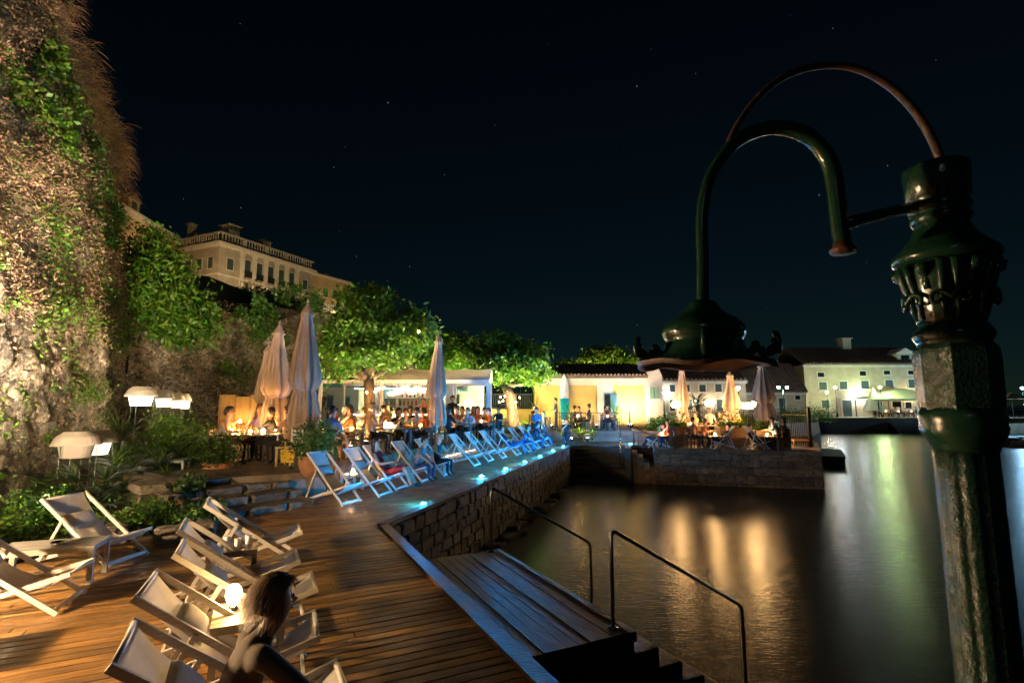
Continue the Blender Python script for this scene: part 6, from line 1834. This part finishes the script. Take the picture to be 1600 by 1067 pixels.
for sd_ in 'lr':
    for n, r in (('shoulder',.066),('elbow',.042),('wrist',.027),('palm',(.022,.036)),('hip',.098),('knee',.062),('ankle',.040),('toe',.036)): RAD[n+'_'+sd_] = r
def seg_class(n1, n2, top, bot):
    """0 skin 1 top 2 bottom 3 shoe"""
    k = n1 + '|' + n2
    if 'toe' in k: return 3
    if n1 in ('neck','jaw','head') : return 0
    if n1 == 'chest' and n2 == 'neck': return 1
    if n1 in ('belly','chest'): return 1
    if n1 == 'pelvis' and n2 == 'belly': return 1
    if n1.startswith('shoulder'): return 1 if top != 'strap' else 0
    if n1.startswith('elbow'): return 1 if top == 'long' else 0
    if n1.startswith('wrist'): return 0
    if n1 == 'pelvis': return 2
    if n1.startswith('hip'): return 2
    if n1.startswith('knee'): return 2 if bot == 'long' else 0
    return 0
BODY = {}
def fingers(mb, J, s=1.0):
    for sd_ in 'lr':
        w, p = J['wrist_'+sd_], J['palm_'+sd_]; d = (p - w).normalized()
        side = d.cross(Vector((0,0,1))); side = side.normalized() if side.length > .1 else Vector((0,1,0))
        dn = Vector((0,0,-1)) - d*Vector((0,0,-1)).dot(d)
        dn = dn.normalized() if dn.length > .1 else Vector((-1,0,0))
        sg = 1 if sd_ == 'l' else -1
        for k, L in enumerate((.066,.074,.070,.055)):
            b = p - d*.01 + side*(k-1.5)*.0185
            m1 = b + d*L*.55 + dn*.008; m2 = b + d*L*.92 + dn*.030
            mb.tube([b, m1, m2], [.0088,.0082,.006], 6)
        b = w + d*.03 - side*sg*.022
        mb.tube([b, b + d*.035 - side*sg*.026 + dn*.006, b + d*.065 - side*sg*.030 + dn*.014], [.011,.0095,.007], 6)
def body(kind, top='short', bot='long', levels=1, face=False):
    key = (kind, top, bot, levels)
    if key in BODY: return BODY[key]
    J = pose_joints(kind)
    V, Fc = skinned(J, EDG, RAD, 'pelvis', levels)
    segs = [(np.array(J[a]), np.array(J[b]), seg_class(a, b, top, bot)) for a, b in EDG]
    cent = np.array([V[list(f)].mean(0) for f in Fc])
    best = np.full(len(cent), 1e9); cls = np.zeros(len(cent), int)
    for a, b, c in segs:
        ab = b-a; t = np.clip(((cent-a)@ab)/(ab@ab), 0, 1); dist = np.linalg.norm(cent - a - t[:,None]*ab, axis=1)
        m_ = dist < best - 1e-6; best[m_] = dist[m_]; cls[m_] = c
    mb = MB(); mb.v = [tuple(v) for v in V]; mb.f = list(Fc); mb.m = list(cls)
    mb.cur = 0; fingers(mb, J)
    # nose, ears
    h, j = J['head'], J['jaw']; fwd = Vector((1,0,0))
    mb.tube([h + Vector((.075,0,.01)), h + Vector((.108,0,-.025)), h + Vector((.088,0,-.038))], [.010,.016,.010], 6)
    for sy in (-1,1): mb.tube([h + Vector((.0,sy*.086,-.03)), h + Vector((-.008,sy*.100,.0)), h + Vector((-.004,sy*.088,.028))], [.010,.014,.010], 6)
    mb.cur = 4
    for sy in (-1,1): mb.tube([h + Vector((.083,sy*.034,.012)), h + Vector((.089,sy*.034,.012))], [.011,.007], 7)
    mb.cur = 5
    mb.tube([h + Vector((.078,-.024,-.062)), h + Vector((.088,0,-.062)), h + Vector((.078,.024,-.062))], [.004,.008,.004], 5)
    me = mb.mesh('person', [m_skin, m_skin, m_skin, m_iron, m_eye, m_lip], True)
    BODY[key] = (me, J)
    return BODY[key]
m_skin = mat('skin', (.50,.28,.18), .55, (.44,.23,.14), 8, 3)
m_eye = mat('eye', (.03,.02,.015), .2); m_lip = mat('lip', (.38,.12,.10), .5)
HAIR = {}
def hair_mesh(style):
    if style in HAIR: return HAIR[style]
    n, rg = 26, 16; V = []; Fc = []
    for i in range(rg+1):
        th = math.pi*i/rg
        for k in range(n):
            a = 2*math.pi*k/n
            x, y, z = math.sin(th)*math.cos(a), math.sin(th)*math.sin(a), math.cos(th)
            r = 1.0 + .035*math.sin(a*9+th*5) + .02*math.sin(a*17)
            xx, yy, zz = x*.118*r - .008, y*.104*r, z*.132*r + .012
            face = x > .25 and z < .52
            if face: xx, yy, zz = xx*.55, yy*.7, zz*.8
            if style == 'short' and z < -.35 - .25*max(0, -x): xx *= .6; yy *= .55
            if style in ('bun',) and z < -.4: xx *= .65; yy *= .6
            if style == 'bun' and z > .45 and x < .2: zz += .05; xx -= .03
            if style == 'long' and z < 0 and not face:
                zz = zz*2.1; xx = xx*.8 - .022*(-z); yy *= 1.06
            V.append((xx, yy, zz))
    for i in range(rg):
        for k in range(n): Fc.append((i*n+k, (i+1)*n+k, (i+1)*n+(k+1)%n, i*n+(k+1)%n))
    me = fast_mesh('hair', V, Fc, m_iron, True); HAIR[style] = me
    return me
COLM = {}
def cloth(c):
    k = 'cloth_%d_%d_%d' % tuple(int(x*255) for x in c)
    return mat(k, c, .85, tuple(x*.75 for x in c), 7, 4, bump=.2)
HC = {'dark': (.02,.013,.01), 'brown': (.08,.04,.02), 'blond': (.34,.22,.10), 'grey': (.30,.28,.26)}
def person(p, rz, kind, topc, botc, hair, style, label, top='short', bot='long', group=None, levels=1, scale=1.0, cat='person'):
    me, J = body(kind, top, bot, levels)
    if levels == 1: scale *= rnd.uniform(.93, 1.06); rz += rnd.uniform(-.2, .2)
    o_ = link('person', me, None, p, rz, (scale,)*3)
    for i, m_ in enumerate((m_skin, cloth(topc), cloth(botc), cloth((.05,.04,.035)))):
        o_.material_slots[i].link = 'OBJECT'; o_.material_slots[i].material = m_
    hp = J['head']; h_ = link('hair', hair_mesh(style), o_, hp)
    h_.material_slots[0].link = 'OBJECT'; h_.material_slots[0].material = mat('hair_'+hair, HC[hair], .5, tuple(x*.6 for x in HC[hair]), 40, 3, (1,1,.2), bump=.5)
    tag(o_, label, cat, group)
    return o_
BLK=(.012,.012,.014); WHT=(.6,.58,.55); RED=(.40,.02,.02); BLU=(.06,.16,.36); JEAN=(.03,.07,.16); TAN=(.38,.26,.16); GRY=(.28,.27,.27); ORG=(.42,.14,.05); LBL=(.32,.42,.55); NAVY=(.015,.025,.06); OLI=(.10,.10,.05)
def seat_person(u, Y, rz, kind, topc, botc, hair, style, label, chair=None, z=TER, chair_label=None, ck='d', **k):
    q = PL(u, Y, z); o_ = person(q, R(rz), kind, topc, botc, hair, style, label, **k)
    if chair is not False: dining_chair((q.x, q.y, z), R(rz), 'dining chair under the ' + label.split(' at ')[0].split(' facing')[0], ck)
    return o_
# candle lit table at the bamboo screen
seat_person(341,12.35,15,'dine',GRY,GRY,'dark','short','diner in a grey patterned dress leaning over the candles', top='strap', bot='short')
seat_person(352,13.1,-10,'dine2',ORG,BLK,'dark','long','dark haired diner in orange light next to the grey dress')
seat_person(428,13.1,175,'dine',BLK,BLK,'dark','short','diner in a black shirt facing the bamboo screen table')
seat_person(449,12.5,170,'dine2',TAN,BLK,'brown','bun','diner in a tan top with the yellow bag on the chair', top='strap', ck='l')
seat_person(404,13.6,-95,'dine2',(.25,.18,.35),BLK,'brown','long','diner in lilac behind the row of candles')
# around the blue shirt
seat_person(516,13.0,70,'back',BLU,TAN,'dark','short','man in a blue shirt seen from behind with bare legs', bot='short')
seat_person(486,14.3,-20,'dine',BLK,BLK,'dark','long','dark haired diner half behind the tallest parasol')
seat_person(553,14.6,190,'dine',ORG,TAN,'brown','short','diner in an orange top by the small table')
seat_person(567,16.2,200,'dine2',TAN,BLK,'brown','bun','woman with hair up near the orange trunk', top='strap')
seat_person(590,16.3,-15,'dine',ORG,BLK,'dark','short','orange lit diner bending beside the glowing tablet')
seat_person(535,17.0,-60,'dine2',(.30,.30,.28),BLK,'grey','short','grey haired guest behind the small table')
# tablet table
seat_person(621,16.9,-75,'dine2',NAVY,BLK,'dark','long','woman with long dark hair beyond the glowing tablet')
seat_person(634,16.7,-100,'dine',LBL,BLK,'brown','short','guest in a pale blue shirt beyond the candle')
seat_person(650,17.6,-90,'dine2',WHT,BLK,'dark','bun','guest in a white top between two diners')
seat_person(667,16.9,170,'dine',ORG,BLK,'dark','short','man in an orange lit shirt beside the slim parasol')
seat_person(640,18.8,-90,'dine2',BLK,BLK,'dark','short','guest in black further back before the bar counter')
# group behind the slim parasol
seat_person(698,18.4,40,'dine2',BLK,BLK,'dark','long','woman with black hair just past the slim parasol')
seat_person(712,19.9,-80,'dine',ORG,BLK,'dark','short','orange lit diner at the long table')
seat_person(722,21.0,-95,'dine2',(.30,.05,.03),BLK,'brown','bun','diner in dark red at the long table')
seat_person(731,19.9,-110,'dine2',LBL,BLK,'brown','short','diner in a light shirt at the long table')
seat_person(746,21.4,-90,'dine',ORG,BLK,'dark','long','long haired diner at the last terrace table')
seat_person(757,21.3,-100,'dine2',TAN,BLK,'dark','short','diner in tan at the last terrace table')
seat_person(768,21.0,-150,'dine',ORG,BLK,'brown','short','diner at the outer end of the last terrace table')
for (u, Y, rz, kd, c_, hr, st2, lb) in ((480,16.5,-80,'dine2',WHT,'brown','long','guest in white glimpsed beside the tallest parasol'),(526,18.8,-100,'dine',RED,'dark','short','guest in red near the blue trimmed house'),(545,19.6,-70,'dine2',OLI,'dark','bun','guest in olive beside the large trunk'),
        (606,19.9,-110,'dine',TAN,'blond','long','blond guest at the table by the trunk'),(612,20.6,-60,'back',LBL,'dark','short','guest in pale blue close to the bar counter'),(676,20.4,-100,'dine2',RED,'brown','long','guest in red beyond the slim parasol'),(690,20.9,-80,'dine',WHT,'dark','short','guest in white beyond the slim parasol'),
        (739,22.6,-90,'dine2',BLK,'blond','long','blond guest in black beside the star lamp'),(780,22.4,-120,'dine2',NAVY,'dark','short','guest in navy at the promenade corner of the terrace'),(660,21.3,-95,'dine2',OLI,'grey','short','grey haired guest in olive before the bar'),(578,15.2,20,'dine2',TAN,'blond','bun','blond guest in tan in front of the large trunk')):
    seat_person(u, Y, rz, kd, c_, BLK, hr, st2, lb)
person(PL(706,22.6,TER), R(-80), 'stand', BLK, BLK, 'dark', 'short', 'waiter in black standing by the bar')
person(PL(661,24.0,TER), R(-90), 'stand', (.45,.12,.10), BLK, 'brown', 'short', 'barkeeper in a red shirt behind the counter')
# deckchair sitters
def on_chair(i, kind, *a, fwd=0.0, **k):
    q, an = prom_pos[i]; d = Vector((math.cos(an), math.sin(an), 0))
    return person(q + d*fwd, an, kind, *a, **k)
on_chair(2, 'recline', RED, RED, 'dark', 'long', 'woman in a red dress on a promenade deckchair', top='strap', bot='short')
on_chair(3, 'perch', (.20,.18,.18), JEAN, 'dark', 'short', 'man with bare arms sitting forward on a deckchair')
on_chair(4, 'wave', BLK, BLK, 'blond', 'long', 'blond woman raising her hand on a deckchair', top='strap')
on_chair(8, 'recline', NAVY, (.02,.10,.30), 'dark', 'short', 'person in blue jeans on a far deckchair')
on_chair(9, 'perch', (.10,.12,.2), (.01,.12,.45), 'brown', 'short', 'person with a bright blue skirt on a far deckchair')
on_chair(10, 'perch', NAVY, JEAN, 'dark', 'short', 'person in navy on the deckchair before the crowd')
on_chair(11, 'recline', BLK, JEAN, 'dark', 'long', 'person in black on the last deckchair')
person(PL(838,24.9,0), R(-60), 'stand', (.05,.15,.3), JEAN, 'dark', 'short', 'standing man in blue at the end of the promenade')
person(PL(850,26.2,0), R(-120), 'stand', BLK, JEAN, 'brown', 'long', 'standing woman in black at the end of the promenade')
q = PL(885,25.9,0); person(q, R(-95), 'dine2', BLK, NAVY, 'dark', 'short', 'person in dark clothes seated near the stair head'); dining_chair(q, R(-95), 'chair of the person in dark clothes near the stair head')
# house terrace silhouettes
for k, (u, Y, rz, kd) in enumerate(((834,29.6,-60,'dine2'),(869,29.4,180,'stand'),(898,29.7,-10,'dine2'),(908,30.0,200,'dine'),(922,29.6,160,'dine2'),(946,29.5,-20,'dine2'),(953,29.7,190,'dine'))):
    q = PL(u, Y, TER); lb = ('seated silhouette at the corner of the pale house','standing silhouette before the surfboard','seated silhouette beside the surfboard','second seated silhouette beside the surfboard','seated silhouette before the white door surround','seated guest under the blue door','seated guest beside the lit plant on the house terrace')[k]
    person(q, R(rz), kd, (BLK,NAVY,BLK,OLI,BLK,(.25,.1,.05),ORG)[k], BLK, 'dark', 'short' if k % 2 else 'bun', lb)
    if kd != 'stand': dining_chair(q, R(rz), 'chair of the ' + lb)
for k, (u, Y) in enumerate(((850,29.4),(903,29.3),(950,29.2))):
    q = PL(u, Y, TER); table(q, .8, .6, .75, 0, ('terrace table near the house corner','terrace table by the surfboard','terrace table under the blue door')[k]); candle((q.x, q.y, TER+.752), ('candle on the table near the house corner','candle on the table by the surfboard','candle on the table under the blue door')[k], True)
# quay people
qp = [(1030,24.3,160,'recline',(.4,.15,.12),JEAN,'brown','short','person in a red top on a chair near the stair head'),(1046,24.0,180,'dine2',(.35,.08,.06),JEAN,'dark','short','person in dark jeans beside the first quay planter'),(1083,24.1,10,'dine2',ORG,NAVY,'dark','short','person in an orange top and dark shorts on the quay'),
      (1099,24.2,-40,'dine',ORG,BLK,'brown','bun','woman in orange beside the middle quay table'),(1130,23.6,170,'recline',BLK,BLK,'dark','short','person in black lounging beside the middle planter'),(1182,23.4,0,'recline',BLK,BLK,'dark','short','person in black lounging under the widest parasol'),
      (1214,23.5,175,'dine',LBL,BLK,'dark','short','person in a pale blue top at the last quay table'),(1226,23.8,180,'back',NAVY,BLK,'dark','long','person in navy at the end of the quay')]
for (u, Y, rz, kd, tc_, bc_, h_, st2, lb) in qp:
    q = PL(u, Y, 0); person(q, R(rz), kd, tc_, bc_, h_, st2, lb)
    if kd == 'recline': deckchair(q.x, q.y, R(rz), 'deckchair of the ' + lb, 'high', 0, 'deckchairs on the quay')
    else: dining_chair(q, R(rz), 'chair of the ' + lb, 'd', 'chairs on the quay')
for k, (u, Y, rz, kd, c_) in enumerate(((1066,27.0,0,'dine',TAN),(1090,27.4,190,'dine2',(.6,.5,.3)),(1111,26.9,-80,'stand',WHT),(1138,26.9,180,'dine',WHT),(1126,27.5,-90,'dine2',NAVY),(1155,26.4,-120,'dine2',(.45,.3,.1)))):
    q = PL(u, Y, .0 if kd == 'stand' else .2); lb = ('diner in tan behind the first planter','diner in a cream top at the long pale table','waiter in a white shirt standing among the quay tables','diner in white behind the middle planter','diner in navy at the second pale table','diner in ochre beside the largest oval lamp')[k]
    person(q, R(rz), kd, c_, BLK, ('dark','brown','grey','brown','dark','dark')[k], 'short', lb)
    if kd != 'stand': dining_chair(q, R(rz), 'chair of the ' + lb, 'l', 'chairs on the quay')
MB().b2(PX(1056,26.5,.1), PX(1166,26.5,.1), 26.0, 28.55, -.005, .2).build('dining_platform', m_pwood)['kind'] = 'structure'
# far cafe guests
for k in range(10):
    q = PL(1368+8*k, 70.9+(k%4)*.5, .28)
    o_ = person(q, R(-90+40*(k%3-1)), 'dine2', (BLK,WHT,ORG,NAVY,GRY)[k%5], BLK, 'dark', 'short', ('guest in black','guest in white','guest in orange','guest in navy','guest in grey')[k%5] + ' at the far cafe before the cream house', group='guests at the far cafe')
    dining_chair(q, R(-90), 'chair at the far cafe before the cream house', 'd', 'chairs at the far cafe')
# the large person in the front, sitting forward on the deckchair and turned away
pf = person((b6.x, b6.y, .02), ANG_N + R(12), 'perch', (.17,.115,.08), (.03,.025,.03), 'brown', 'short', 'large person in a brown top sitting forward on a low stool, elbow out', levels=2, scale=.9)

# loose strands on the front person's hair
Ps, Ds, Ls = [], [], []
for k in range(4500):
    d = rand_unit(1)[0]
    if (d[0] > .25 and d[2] < .5) or d[2] < -.35: continue
    Ps.append(d*np.array([.112,.098,.126]) + np.array([-.008,0,.012])); Ds.append(d*.5 + np.array([-.35,0,-.1])); Ls.append(rnd.uniform(.035,.085))
V, F = blade_arrays(np.array(Ps), np.array(Ds), np.array(Ls), .0028, .9, 5)
hs_ = link('strands', fast_mesh('strands', V, F, mat('strand_brown', (.30,.17,.075), .45, island=.4)), pf, body('perch','short','long',2)[1]['head'])
